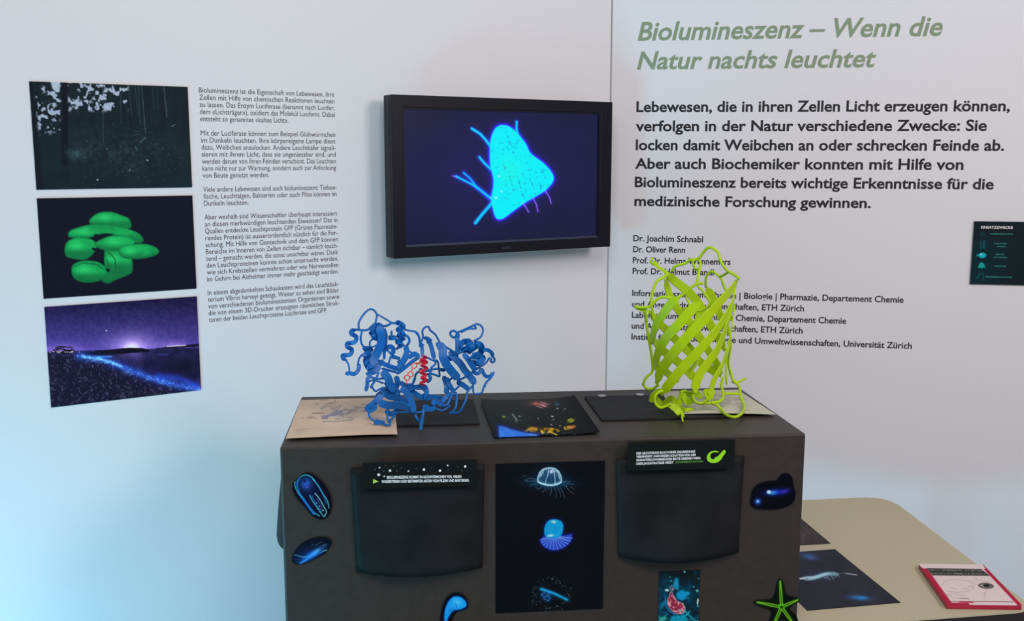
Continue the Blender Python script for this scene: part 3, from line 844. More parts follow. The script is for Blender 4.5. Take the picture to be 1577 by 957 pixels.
tag(box_sheet('jellyfish_poster', (.3875, .591, .7485, 1.0385), 230, 330, jelly, (7, 9, 14), 'p_matt'), 'tall black poster of three glowing jellyfish on the box front', 'poster')

# shrimp picture
def krill(c, u, v):
    K = crop(1000, 870, 11.0); X, Y = c.X, c.Y
    n = vnoise(X, Y, 9, 7, 4); n2 = vnoise(X, Y, 2.6, 17, 2)
    c.blend(n*1.1*np.clip((Y-884)/20, 0, 1), (0, 62, 88)); c.blend(np.clip((n-.5)*3, 0, 1)*.5, (0, 100, 128))
    c.poly(K((440, 225), (495, 230), (500, 420), (470, 440), (395, 360)), (20, 150, 190), 3, .85)
    c.ell(K((550, 520))[0], 10, 9.5, (10, 150, 200), 0, .35); c.ell(K((650, 490))[0], 4, 4, (20, 160, 200), 0, .5)
    c.poly(K((180, 680), (270, 590), (300, 640), (180, 780)), (10, 130, 160), 4, .8)
    for p, r in (((597, 122), 2.3), ((810, 445), 2.8), ((752, 376), 1.5), ((350, 210), 1.2), ((655, 570), 1.3), ((830, 240), 1.1), ((370, 280), 1.6)):
        c.ell(K(p)[0], r, r, (90, 180, 172), 0, .5)
    c.ell(K((300, 435))[0], 4.6, 2.5, (206, 236, 232), 0, .6)
    c.line(K((825, 590), (815, 660)), 1.0, (220, 235, 230), 1.2); c.line(K((815, 670), (825, 710)), .7, (120, 200, 200), 1)
    body = K((380, 460), (420, 540), (470, 620), (570, 665), (605, 730), (605, 800), (540, 835), (440, 830), (360, 760), (310, 680), (305, 600), (340, 540), (350, 480))
    s = c.sdf(body); c.blend(.5-s/1.5, (178, 60, 78)); c.blend(np.clip(.5-s, 0, 1)*np.clip((n2-.5)*6, 0, 1)*.9, (232, 176, 190)); c.blend(np.clip(.5-s, 0, 1)*np.clip((.4-n2)*6, 0, 1)*.8, (110, 14, 40))
    c.blend(np.exp(-(s/.8)**2)*.6, (206, 180, 200)); c.ell(K((520, 780))[0], 5, 4, (210, 190, 200), 0, .8, .8)
    c.line(K((270, 540), (280, 700), (340, 790), (430, 840)), .8, (20, 130, 190), 1.4)
    for L in (((380, 350), (390, 430)), ((350, 370), (370, 450)), ((410, 380), (390, 450)), ((430, 400), (400, 440))): c.line(K(*L), .5, (160, 150, 170), 1)
    c.poly(K((350, 957), (370, 880), (480, 850), (600, 870), (650, 920), (660, 1000), (350, 1000)), (10, 150, 180), 4, .9)
    c.line(K((600, 780), (680, 870), (770, 945)), 1, (20, 170, 170), 2); c.poly(K((165, 900), (270, 870), (300, 900), (240, 990), (170, 990)), (50, 160, 150), 3)
    c.line(K((560, 880), (640, 850), (680, 800)), 1.2, (20, 170, 190), 2); c.blend(np.clip((n2-.62)*5, 0, 1)*np.clip((Y-940)/6, 0, 1)*.6, (60, 190, 200))
tag(box_sheet('shrimp_picture', (.699, .778, .712, .8175), 80, 106, krill, (14, 26, 34), 'p_matt'), 'small turquoise picture of a red shrimp low on box front', 'picture')

# cut-out stickers
def sticker(name, pts, paint, base, label, m='p_gloss', nx=80, ny=80):
    off = .0024
    e = empty(name, FRONT.P(*FRONT.sz((sum(p[0] for p in pts)/len(pts), sum(p[1] for p in pts)/len(pts))), 0), label, 'sticker', 'animal stickers on the box front')
    # smooth the outline
    n = len(pts); out = []
    for i in range(n):
        p0, p1, p2, p3 = [np.array(pts[(i+k-1) % n], float) for k in range(4)]
        for t in (0, .25, .5, .75):
            out.append(tuple(.5*((2*p1)+(-p0+p2)*t+(2*p0-5*p1+4*p2-p3)*t*t+(-p0+3*p1-3*p2+p3)*t**3)))
    sz = [FRONT.sz(p, off-.0003) for p in out]
    P = [FRONT.P(a, z, off-.0003) for a, z in sz]
    area_ = sum(sz[i-1][0]*sz[i][1]-sz[i][0]*sz[i-1][1] for i in range(len(sz)))
    if area_ < 0: P = P[::-1]
    V, F = slab_poly(P, BN, .0019); mk('backing', V, F, M['card_edge'], e)
    a0, a1 = min(a for a, z in sz), max(a for a, z in sz); b0, b1 = min(z for a, z in sz), max(z for a, z in sz)
    U, Vv = np.meshgrid(np.linspace(a0, a1, nx+1), np.linspace(b1, b0, ny+1)); U = U.ravel(); Vv = Vv.ravel()
    G = FRONT.o + np.outer(U, BU) + np.outer(Vv, ZV) + BN*off
    X, Y = project(G); c = Canvas(X, Y, base); s = c.sdf(out); paint(c, s)
    keep = s < -.6
    idx = np.arange((nx+1)*(ny+1)).reshape(ny+1, nx+1)
    Fq = np.stack([idx[:-1, :-1], idx[1:, :-1], idx[1:, 1:], idx[:-1, 1:]], -1).reshape(-1, 4)
    Fq = Fq[keep[Fq].all(1)]
    used = np.unique(Fq); mp = -np.ones(len(G), int); mp[used] = np.arange(len(used))
    mk('printed_face', G[used], mp[Fq], M[m], e, ink=lin(np.clip(c.C[used], 0, 255)))
    return e
KA = crop(420, 700, 3.725); KB = crop(440, 720, 5.981); KC = crop(930, 670, 3.333)
def comb(c, s):
    c.blend(np.exp(-((c.X-481)/18)**2-((c.Y-765)/26)**2)*.8, (14, 26, 70))
    c.gell(KB((185, 150))[0], 9, 10, (30, 80, 150), 20); c.ell(KB((175, 128))[0], 3, 3.5, (10, 24, 80), 0, .6); c.ell(KB((200, 186))[0], 2, 1.5, (130, 60, 150), 0, .6)
    for L, w, col in ((((310, 450), (240, 400), (170, 310), (110, 230), (85, 165), (95, 120), (140, 85), (190, 72), (235, 90), (270, 130)), .9, (70, 190, 200)),
                      (((260, 420), (190, 330), (130, 240), (105, 160), (125, 105)), 1.2, (30, 130, 210)),
                      (((250, 110), (300, 170), (340, 240), (385, 310), (398, 375)), .8, (90, 200, 195)), (((270, 130), (320, 210), (360, 290), (375, 340)), .7, (40, 150, 200)),
                      (((270, 240), (310, 290), (350, 360), (375, 410), (355, 455)), .8, (150, 220, 220)), (((220, 260), (260, 330), (310, 400), (350, 455)), 1.0, (60, 180, 190)),
                      (((240, 260), (290, 350), (330, 400)), .6, (50, 120, 190)), (((290, 290), (330, 370), (345, 410)), .6, (90, 110, 180)), (((150, 270), (200, 350), (260, 430)), 1.7, (24, 120, 200))):
        c.line([tuple(q) for q in cat(KB(*L), 4)], w*.85, col, 1.2, .9)
    for p in ((318, 412), (300, 385), (310, 360), (345, 400), (285, 330)): c.ell(KB(p)[0], 1.2, 1.2, (120, 220, 210), 0, .6)
sticker('comb_jelly_sticker', KA((150, 130), (190, 108), (240, 120), (290, 165), (325, 220), (340, 290), (325, 350), (285, 375), (235, 360), (180, 300), (130, 240), (112, 180)), comb, (5, 8, 22),
        'oval blue comb jelly sticker with bright long ribs, top left of box front', nx=90, ny=110)
def comb2(c, s):
    c.gell(KB((240, 810))[0], 20, 5, (20, 90, 190), -32); c.gell(KB((280, 780))[0], 9, 3, (60, 100, 50), -40); c.gell(KB((180, 800))[0], 18, 10, (4, 18, 40), -30)
    for L, w, col in ((((80, 808), (120, 818), (170, 832), (220, 815)), .6, (90, 170, 200)), (((135, 885), (180, 860), (230, 820), (290, 770)), 1.2, (60, 150, 230)), (((320, 790), (350, 770), (395, 762)), .7, (110, 190, 220)),
                      (((200, 850), (300, 800), (330, 785)), .7, (40, 110, 200)), (((340, 722), (370, 712)), .8, (80, 110, 130)), (((270, 722), (330, 688)), .7, (50, 80, 100)), (((240, 720), (260, 705)), .6, (50, 90, 110)), (((345, 742), (360, 725)), .5, (50, 90, 110)), (((80, 850), (130, 845)), .4, (30, 70, 100))):
        c.line(KB(*L), w, col, 1.3, .85)
sticker('sea_creature_sticker', KA((110, 600), (130, 550), (170, 510), (230, 482), (290, 477), (330, 490), (335, 520), (300, 570), (240, 605), (180, 630), (130, 630)), comb2, (6, 16, 32),
        'smaller slanting dark blue sticker below the comb jelly sticker', nx=100, ny=70)
def medusa(c, s):
    P = smooth_loop(KA((985, 945), (990, 890), (1010, 845), (1040, 818), (1080, 822), (1108, 850), (1106, 875), (1070, 892), (1035, 898), (1010, 930), (995, 965)))
    d = c.sdf(P); c.add(np.exp(-(np.clip(d, 0, None)/2)**2), (0, 30, 90)); c.blend(.5-d/1.5, (22, 160, 236))
    c.blend(np.clip(-d/3, 0, 1)*np.exp(-((c.X-704)/8)**2-((c.Y-928)/6)**2), (70, 196, 246))
    for x in range(1010, 1100, 11): c.line(KA((x, 905-(x-1010)*.15), (x+4, 888)), .5, (10, 60, 150), 1, .7)
    c.line(KA((1050, 860), (1055, 880)), .6, (14, 90, 190), 1)
sticker('jellyfish_sticker', KA((960, 940), (975, 870), (1000, 820), (1050, 795), (1100, 815), (1122, 860), (1110, 890), (1060, 905), (1035, 940), (1020, 980), (985, 995), (965, 980)), medusa, (4, 6, 20),
        'bright blue jellyfish bell sticker left of the jellyfish poster bottom', nx=70, ny=80)
def deepfish(c, s):
    c.gell(KC((880, 295))[0], 17, 5, (10, 30, 150), -4); c.gell(KC((865, 298))[0], 7, 3.4, (40, 120, 90), -6); c.gell(KC((930, 290))[0], 7, 3.5, (50, 20, 90), -20)
    c.ell(KC((847, 294))[0], 4.2, 3.6, (200, 240, 255), 0, .5); c.gell(KC((790, 343))[0], 5, 5, (40, 90, 200)); c.ell(KC((790, 342))[0], 3, 3, (150, 200, 255), 0, .7)
    pass
sticker('glowing_fish_sticker', KC((755, 320), (765, 280), (800, 250), (850, 237), (885, 235), (910, 205), (940, 198), (965, 215), (975, 260), (985, 300), (975, 345), (940, 370), (880, 385), (820, 385), (765, 375), (752, 345)), deepfish, (5, 6, 18),
        'kidney shaped near black sticker with two blue lights, right of right curtain', nx=100, ny=80)
def star(c, s):
    ce = KC((912, 885))[0]
    for e in ((905, 752), (788, 860), (996, 848), (868, 985), (975, 975)):
        E = KC(e)[0]; mid = ((ce[0]*.5+E[0]*.5), (ce[1]*.5+E[1]*.5))
        c.glow([ce, E], 3.2, (14, 70, 0)); c.line([ce, mid, E], 2.2, (30, 110, 10), 2.4, .8)
        d = np.array(E)-np.array(ce); nn = np.array((-d[1], d[0]))/np.linalg.norm(d)*1.6
        for q in (1, -1): c.line([tuple(np.array(ce)+nn*q), tuple(np.array(mid)+nn*q), E], .5, (170, 220, 50), 1.1, .9)
    c.ell(ce, 4, 3, (20, 50, 10), 0, .7)
sticker('starfish_sticker', KC((905, 738), (925, 765), (938, 820), (998, 838), (1003, 856), (955, 890), (985, 925), (1003, 975), (985, 1000), (915, 950), (860, 1005), (842, 985), (858, 930), (850, 900), (780, 875), (778, 852), (860, 843), (882, 800), (890, 760)), star, (4, 12, 8),
        'green glowing starfish sticker at lower right corner of box front', nx=90, ny=100)

# ================================================================== on top of the box
def top_sheet(name, pts, nx, ny, z, th, paint, base, m='p_matt', curl=None):
    P4 = [np.array((x, y, z)) for x, y in pts]
    return sheet(name, P4, nx, ny, th, M[m], paint, base, curl=curl)
def lid(s0, s1, d0, d1, label, fits):
    """smoked plate; s along the box, d inward from the front edge"""
    e = empty('smoked_plate', FRONT.P((s0+s1)/2, TOP_Z, -(d0+d1)/2), label, 'plate', 'smoked plates on the box top')
    V, F = hexa(FRONT.P(s0, TOP_Z+.0004, -d0), BU*(s1-s0), -BN*(d1-d0), ZV*.0036)
    bevel(mk('panel', V, F, M['plate'], e), .0008)
    for (s, d) in fits:
        ring = []
        c0 = FRONT.P(s, 0, -d)
        for k in range(14): ring.append((c0[0]+.0085*math.cos(k*math.pi/7), c0[1]+.0085*math.sin(k*math.pi/7)))
        V, F = prism(ring, TOP_Z+.004, TOP_Z+.0058); mk('round_fitting', V, F, M['silver'], e)
    return e
def fd(p, z=TOP_Z): 
    q = on_z(p, z)-BO; return float(np.dot(q, BU)), float(-np.dot(q, BN))
PZ = TOP_Z+.004
pl = [fd(p, PZ) for p in ((729, 615), (739, 652))]; pr = [fd(p, PZ) for p in ((899, 610.5), (928, 646.6))]
dn = .5*(pl[1][1]+.135); 
lid(.10, (pl[0][0]+pl[1][0])/2, pl[1][1], pl[0][1], 'smoked dark plate under the blue protein model', [])
f1, f2 = fd((926, 609.5), PZ), fd((985, 608), PZ)
lid((pr[0][0]+pr[1][0])/2, (pr[0][0]+pr[1][0])/2+.26, pr[1][1], pr[0][1], 'smoked dark plate with two silver discs under the lime protein model', [(f1[0], f1[1]-.006), (f2[0], f2[1]-.004)])

def sketch(c, u, v):
    K = crop(440, 600, 8.761); X, Y = c.X, c.Y
    c.C = c.C + (vnoise(X, Y*3, 30, 4, 3)[:, None]-.5)*14
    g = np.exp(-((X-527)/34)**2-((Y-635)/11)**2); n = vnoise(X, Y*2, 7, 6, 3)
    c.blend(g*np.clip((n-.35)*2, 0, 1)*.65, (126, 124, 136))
    rng = np.random.RandomState(11)
    for k in range(46):
        x, y = rng.normal(720, 190), rng.normal(310, 62); a = rng.uniform(-.5, .3); L = rng.uniform(40, 190); P_ = [(x, y)]
        for q in range(3): P_.append((P_[-1][0]+L/3*math.cos(a), P_[-1][1]+L/3*math.sin(a))); a += rng.uniform(-.5, .5)
        c.line(K(*P_), rng.uniform(.25, .9), (112, 116, 126), 1.3, rng.uniform(.25, .6))
    c.poly(K((480, 370), (620, 320), (780, 270), (760, 340), (580, 375), (560, 410), (490, 410)), (140, 136, 156), 1.5, .8)
    c.line(K((355, 325), (520, 322)), .7, (120, 92, 98), 1.2, .8); c.line(K((280, 380), (350, 388)), .7, (120, 104, 96), 1.2, .8); c.line(K((220, 388), (240, 386)), .5, (150, 130, 120), 1)
    c.line(K((500, 440), (700, 438), (900, 415)), .6, (90, 120, 120), 1.2, .8); c.line(K((600, 380), (760, 382)), .9, (206, 196, 200), 1.2)
    for y, x1 in ((540, 350), (556, 230), (572, 260), (601, 215)): c.line(K((130, y), (x1, y-3)), .35, (150, 132, 118), 1, .6)
    c.line(K((420, 550), (600, 548)), .3, (165, 146, 132), 1, .5)
zc = TOP_Z+.0052
Bq = [on_z(p, zc)[:2] for p in ((463.5, 616.5), (606, 612), (612, 669), (440, 675.5))]
tag(top_sheet('sketch_sheet', Bq, 150, 60, zc, .0006, sketch, (214, 190, 166), 'p_matt', lambda u, v: .0022*np.sin(3.14*u)*(v**2)),
    'cream paper sheet with a grey protein sketch at box top left', 'paper')
def sketch2(c, u, v):
    X, Y = c.X, c.Y
    c.C = c.C + (vnoise(X, Y*3, 26, 5, 3)[:, None]-.5)*16
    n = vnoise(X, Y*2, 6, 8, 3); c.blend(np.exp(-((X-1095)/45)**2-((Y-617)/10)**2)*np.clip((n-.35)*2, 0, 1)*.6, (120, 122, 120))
    rng = np.random.RandomState(8)
    for k in range(26):
        x, y = rng.normal(1095, 26), rng.normal(617, 7); c.line([(x, y), (x+rng.uniform(4, 18), y+rng.uniform(-3, 3))], .4, (98, 102, 100), 1, .6)
    for y in (626, 629, 632): c.line([(1075, y), (1100, y)], .3, (140, 138, 128), 1, .5)
Bq2 = [on_z(p, zc)[:2] for p in ((1018, 603), (1136, 600.5), (1194.5, 638.5), (1040, 638))]
tag(top_sheet('sketch_sheet', Bq2, 130, 50, zc, .0006, sketch2, (196, 192, 176), 'p_matt', lambda u, v: .0025*np.sin(3.14*u)*(v**2)),
    'pale grey paper sheet under the lime protein model', 'paper')
def collage(c, u, v):
    K = crop(720, 590, 6.571); X, Y = c.X, c.Y; n = vnoise(X, Y, 5, 3, 3)
    c.gell(K((450, 350))[0], 26, 9, (10, 24, 20)); c.gell(K((720, 210))[0], 24, 7, (66, 40, 40)); c.ell(K((720, 215))[0], 15, 5.5, (120, 70, 74), 8, .6, .8)
    c.ell(K((690, 210))[0], 5, 2, (226, 110, 60), 0, .7); c.ell(K((770, 230))[0], 7, 2.6, (190, 130, 136), 20, .6, .8)
    for L in (((720, 215), (790, 240)), ((740, 195), (820, 220)), ((700, 235), (760, 255))): c.line(K(*L), .5, (230, 160, 160), 1, .8)
    c.ell(K((900, 215))[0], 5, 6, (10, 64, 76), 0, .5, .8); c.ell(K((910, 225))[0], 2.5, .9, (90, 130, 140), 0, .6)
    rng = np.random.RandomState(3)
    for k in range(46):
        (p,) = K((rng.uniform(340, 1060), rng.uniform(262, 440))); r = rng.uniform(.5, 1.7); c.ell(p, r*1.5, r*.8, (110, 118, 108), 0, .6, rng.uniform(.15, .6))
    for p, r in (((858, 340), 3.4), ((715, 362), 2), ((870, 375), 1.8), ((850, 425), 2.2), ((935, 435), 2), ((910, 262), 2.6), ((985, 270), 2), ((525, 338), 2.2)): c.ell(K(p)[0], r, r*.4, (180, 190, 176), 0, .6)
    c.line(K((455, 320), (480, 350), (500, 382)), 1.3, (130, 136, 120), 1.6, .8); c.ell(K((367, 345))[0], 3.4, 1.9, (120, 150, 40), 0, .5)
    c.ell(K((1045, 385))[0], 7.5, 3.8, (170, 180, 30), -5, .5); c.line(K((1000, 395), (1090, 375)), .5, (30, 40, 10), 1)
    yb = K((560, 490), (640, 445), (760, 455), (900, 460), (1000, 440), (1080, 430), (1100, 455), (980, 480), (900, 500), (780, 515), (660, 500)); s = c.sdf(yb)
    c.blend(np.clip(.5-s/2, 0, 1)*np.clip((n-.28)*3.5, 0, 1), (196, 150, 20)); c.blend(np.clip(.5-s/2, 0, 1)*np.clip((n-.6)*6, 0, 1), (240, 210, 60))
    c.ell(K((1050, 455))[0], 6, 2.2, (220, 120, 70), -10, .6); c.line(K((840, 500), (910, 530)), .8, (230, 190, 40), 1)
    bl = K((315, 440), (350, 440), (440, 470), (560, 500), (720, 525), (700, 540), (500, 548), (320, 552)); s = c.sdf(bl)
    c.add(np.exp(-(np.clip(s, 0, None)/4)**2)*.8, (8, 20, 120)); c.blend(.5-s/2.5, (44, 122, 240)); c.blend(np.clip(.5-s/2.5, 0, 1)*np.clip((n-.5)*3, 0, 1)*.7, (110, 170, 250))
    for k in range(24): (p,) = K((rng.uniform(430, 1170), rng.uniform(505, 535))); c.ell(p, 1.3, .6, (170, 190, 190), 0, .6, .6)
zq = TOP_Z+.003
Bq3 = [on_z(p, zq)[:2] for p in ((740, 617), (884.5, 613.5), (924, 667.6), (761, 673.7))]
tag(top_sheet('collage_print', Bq3, 190, 80, zq, .0008, collage, (9, 11, 13), 'p_black', lambda u, v: .004*np.exp(-((u-.0)/.18)**2)*(1-v)*0+.0035*(np.abs(2*u-1)**3)*(1-v)+.003*(u**8)),
    'glossy black print of colourful sea animals between the two models', 'print')

# ================================================================== protein models
def sweep(C, Wd, Hd, w, h, ns):
    """cross-section ellipse/rounded slab swept along C; Wd, Hd unit directions"""
    n = len(C); V = []; F = []
    for i in range(n):
        for k in range(ns):
            a = 2*math.pi*k/ns; ca, sa = math.cos(a), math.sin(a)
            if ns == 9:
                ca, sa = ((1, .45), (.93, 1), (-.93, 1), (-1, .45), (-1, -.45), (-.93, -1), (.93, -1), (1, -.45), (1, 0))[k]
            V.append(C[i]+Wd[i]*ca*w[i]+Hd[i]*sa*h[i])
    for i in range(n-1):
        for k in range(ns):
            a = i*ns+k; b = i*ns+(k+1) % ns; F.append((a, b, b+ns, a+ns))
    F.append(tuple(range(ns-1, -1, -1))); F.append(tuple((n-1)*ns+k for k in range(ns)))
    return np.array(V), F

def tangents(C):
    T = np.gradient(C, axis=0); return T/np.maximum(np.linalg.norm(T, axis=1), 1e-9)[:, None]

PX = .00127
def tube_geo(C, r, ns=8):
    T = tangents(C); ref = -BN
    W = []; prev = np.cross(T[0], ref); 
    if np.linalg.norm(prev) < .1: prev = np.cross(T[0], ZV)
    for t in T:
        prev = prev-t*np.dot(prev, t); prev = prev/np.linalg.norm(prev); W.append(prev)
    W = np.array(W); Hh = np.cross(T, W); n = len(C)
    return sweep(C, W, Hh, [r]*n, [r]*n, ns)

def ribbon_geo(C, w, th, radial=None, arrow=False, twist=0.0, taper=True):
    T = tangents(C); n = len(C); W = []; prev = None
    for i, t in enumerate(T):
        nr = BN if radial is None else radial[i]
        x = np.cross(t, nr)
        if np.linalg.norm(x) < .15: x = prev if prev is not None else np.cross(t, ZV)
        x = x-t*np.dot(x, t); x = x/np.linalg.norm(x)
        if prev is not None and np.dot(x, prev) < 0: x = -x
        prev = x; W.append(x)
    W = np.array(W); Hh = np.cross(T, W)
    if twist:
        a = np.linspace(-twist/2, twist/2, n)[:, None]; W, Hh = W*np.cos(a)+Hh*np.sin(a), Hh*np.cos(a)-W*np.sin(a)
    s = np.linspace(0, 1, n); ww = np.full(n, w)
    if taper: ww = w*np.clip(np.minimum(s, 1-s)/.07, .45, 1)
    if arrow:
        ww = np.where(s > .8, w*1.6*(1-s)/.2+th*.6, ww)
    return sweep(C, W, Hh, ww, np.full(n, th), 9)

class Model:
    def __init__(s, root, m, ref, zmin, tdef):
        s.root, s.m, s.ref, s.zmin, s.tdef = root, m, ref, zmin, tdef
    def at(s, p, rad=0):
        t = p[2] if len(p) > 2 else s.tdef(p[0], p[1])
        q = on_plane(p[:2], BN, s.ref - BN*t*PX)
        zm = s.zmin+rad
        if q[2] < zm: q = on_z(p[:2], zm)
        return q
    def tube(s, pts, r=1.7, name='loop', m=None, k=5):
        C = cat([s.at(p, r*PX) for p in pts], k); V, F = tube_geo(C, r*PX); V[:, 2] = np.maximum(V[:, 2], s.zmin); return mk(name, V, F, m or s.m, s.root, smooth=True)
    def ribbon(s, pts, w=5, th=1.0, name='strand', m=None, dt=0, k=6, **kw):
        P = [tuple(p) if len(p) > 2 else (p[0], p[1], s.tdef(p[0], p[1])+dt) for p in pts]
        C = cat([s.at(p, th*PX) for p in P], k); V, F = ribbon_geo(C, w*PX, th*PX, **kw); V[:, 2] = np.maximum(V[:, 2], s.zmin)
        o = mk(name, V, F, m or s.m, s.root, smooth=True); o.data.set_sharp_from_angle(angle=.6); return o

ZM = TOP_Z+.0082
# ---- blue luciferase model
ref_b = np.array([-.17, 1.955, 0.0]); 
blue_root = empty('protein_model', (-.17, 1.955, ZM), 'blue tangled ribbon protein model with a red molecule, on box top', 'model', 'printed protein models on the box')
def tb_(x, y): return np.interp(y, [470, 560, 600, 625, 660], [8, 6, -2, -20, -42]) + 9*math.sin(x/15.0) + 5*math.sin(y/11.0+x/40)
bm = Model(blue_root, M['blue'], ref_b, ZM, tb_)
c1 = crop(520, 470, 8.7); c2 = crop(640, 480, 8.7); c3 = crop(550, 560, 8.7); c4 = crop(650, 560, 8.7)
T = bm.tube; R = bm.ribbon
def back(pts, d): return [(x, y, tb_(x, y)+d) for x, y in pts]
T(c1((285, 330), (283, 240), (330, 150), (395, 78), (450, 55), (500, 85), (525, 140), (515, 200), (508, 240)), 1.7)
T(c1((522, 120), (620, 175), (715, 232), (770, 248)), 1.4)
T(c1((265, 330), (330, 337), (405, 332), (450, 290), (505, 245)), 1.8)
T(c1((560, 275), (650, 280), (720, 245), (770, 245)), 1.8)
# zigzag helix far left
def helix(pts, w=4.2, amp=7, th=1.1, dt=0, m=None):
    P = []
    for i, (x, y) in enumerate(pts): P.append((x, y, tb_(x, y)+dt+(amp if i % 2 else -amp)))
    return R(P, w, th, 'helix', m, taper=True)
helix(c1((285, 325), (195, 345), (185, 385), (250, 430), (225, 500), (135, 515), (130, 560), (190, 600), (165, 665), (75, 675), (75, 715), (120, 745)), 3.4, 4)
T(c1((105, 735), (140, 790), (155, 850), (155, 900)), 1.5)
R(c1((100, 925), (160, 915), (215, 925), (262, 895), (285, 840), (275, 780)), 3.2, 1.1, dt=2)
T(c1((272, 790), (290, 715), (335, 665), (420, 645)), 1.5)
T(c1((328, 345), (308, 430), (318, 510), (350, 570)), 1.6)
T(c1((628, 310), (655, 390), (652, 500), (648, 590), (700, 640), (735, 695)), 1.6)
T(c1((430, 545), (435, 490), (480, 455), (530, 450)), 1.4)
T(c1((420, 560), (470, 560), (520, 540)), 1.4)
# big left strands
R(c1((545, 275), (575, 370), (590, 470), (560, 580), (505, 690), (455, 790), (430, 850)), 6.6, 1.4, dt=-6, twist=.5)
R(c1((440, 345), (490, 400), (560, 420)), 5, 1.3, dt=2)
helix(c1((500, 250), (580, 300), (470, 330), (590, 400), (480, 420), (590, 470)), 4.6, 6)
R(c1((350, 560), (410, 620), (395, 700), (385, 770), (430, 850), (500, 880)), 5, 1.3, dt=3)
helix(c1((340, 580), (440, 600), (370, 680), (470, 700), (390, 780), (500, 800), (400, 850)), 4.4, 7)
R(c1((625, 480), (632, 560), (625, 650), (622, 735)), 2.4, 1.0, dt=-3)
# helix in the upper middle
helix(c1((760, 245), (820, 240), (880, 290), (810, 330), (870, 380), (820, 415), (880, 445), (800, 490), (850, 530), (790, 590)), 4.0, 7)
R(c1((680, 440), (720, 440), (785, 440)), 3.8, 1.2, dt=4); R(c1((720, 345), (722, 390), (720, 440)), 1.8, 1.0)
T(c1((890, 325), (960, 345), (1040, 358), (1085, 405), (1100, 480), (1098, 560)), 1.6)
T(c1((885, 390), (945, 430), (960, 490), (925, 550)), 2.0)
T(c1((865, 515), (925, 585), (985, 635), (1055, 635)), 1.5)
R(c1((905, 540), (925, 620), (895, 710), (840, 800), (815, 860)), 4.2, 1.2, dt=-4)
R(c1((950, 715), (1000, 670), (1050, 665), (1090, 695)), 3.6, 1.2)
R(c1((1100, 690), (1010, 750), (900, 840), (790, 925)), 2.8, 1.2, dt=-3)
R(c1((655, 590), (700, 555), (745, 590), (735, 670)), 3.6, 1.1); T(c1((735, 680), (830, 712)), 1.8); T(c1((712, 690), (680, 790)), 1.5)
R(c1((540, 745), (640, 800), (750, 840), (850, 870)), 3.6, 1.1, dt=-2); R(c1((590, 850), (680, 875), (790, 905)), 2.0, 1.0)
R(c1((385, 930), (470, 890), (550, 810), (610, 740)), 3.8, 1.2); T(c1((940, 710), (890, 790), (860, 860)), 1.5); T(c1((700, 700), (820, 730), (800, 770)), 1.5)
# middle loops
T(c2((-5, 275), (40, 330), (52, 400), (60, 450)), 1.5)
T(c2((62, 430), (100, 345), (90, 270), (125, 213), (175, 208), (195, 250), (265, 310), (300, 370), (335, 430)), 1.6)
R(c2((95, 610), (90, 540), (85, 480), (78, 420)), 3.0, 1.1, arrow=True); R(c2((155, 385), (195, 430), (225, 530), (250, 635)), 3.6, 1.1, twist=.4); R(c2((120, 350), (170, 370), (210, 400)), 3, 1.1)
T(c2((250, 650), (295, 670), (312, 760), (325, 870)), 1.6); T(c2((130, 605), (200, 640), (262, 668), (262, 705), (205, 760)), 1.6)
R(c2((300, 430), (360, 500), (370, 610), (420, 720), (500, 820), (590, 920)), 6.6, 1.4, dt=-8, twist=.5)
R(c2((275, 450), (320, 440), (370, 470)), 3.6, 1.1)
T(c2((335, 425), (430, 490), (520, 545), (570, 560)), 1.7)
R(c2((450, 540), (520, 620), (600, 700), (660, 790), (750, 900), (770, 960)), 5.4, 1.3, dt=2, twist=.4)
R(c2((380, 640), (480, 620), (560, 560)), 4.6, 1.3, dt=2)
T(c2((540, 290), (655, 243), (780, 185), (830, 168), (885, 200), (903, 260), (870, 345), (780, 395)), 1.7); T(c2((610, 278), (700, 235), (805, 228), (790, 190)), 1.7)
T(c2((560, 290), (520, 262), (475, 270), (468, 310), (500, 345), (545, 335)), 1.9)
R(c2((570, 290), (555, 370), (580, 450), (560, 555)), 3.8, 1.2); T(c2((545, 400), (545, 545)), 1.6)
helix(c2((590, 450), (660, 400), (720, 440), (660, 520), (620, 480)), 4.4, 6)
helix(c2((600, 460), (700, 400), (760, 480), (700, 540), (860, 440), (870, 560), (760, 600), (900, 620), (850, 690), (770, 690), (860, 720)), 4.8, 8)
R(c2((640, 560), (700, 640), (760, 730), (800, 790)), 4.2, 1.2, dt=-4, twist=.4); R(c2((780, 430), (870, 440), (905, 520)), 4, 1.2, dt=5)
R(c2((900, 520), (960, 515), (1015, 550), (1035, 610)), 3.0, 1.1); T(c2((1030, 600), (1060, 640), (1045, 680), (1012, 672), (1015, 630)), 1.7)
T(c2((995, 615), (940, 690), (860, 745), (790, 790), (680, 870), (560, 930)), 1.7)
T(c2((560, 570), (640, 530), (700, 490)), 1.8)
R(c2((760, 820), (840, 830), (885, 780), (930, 860), (1000, 870), (1050, 810)), 3.0, 1.1); T(c2((1045, 825), (1010, 890), (950, 950), (925, 1010)), 1.6)
T(c4((930, 120), (925, 190), (860, 250), (825, 320), (800, 390), (740, 408), (690, 395), (685, 270)), 1.6)
T(c2((150, 795), (230, 775), (310, 768), (400, 780)), 1.7); T(c2((160, 840), (240, 842), (320, 872)), 1.7); R(c2((330, 780), (395, 790)), 2.6, 1.1)
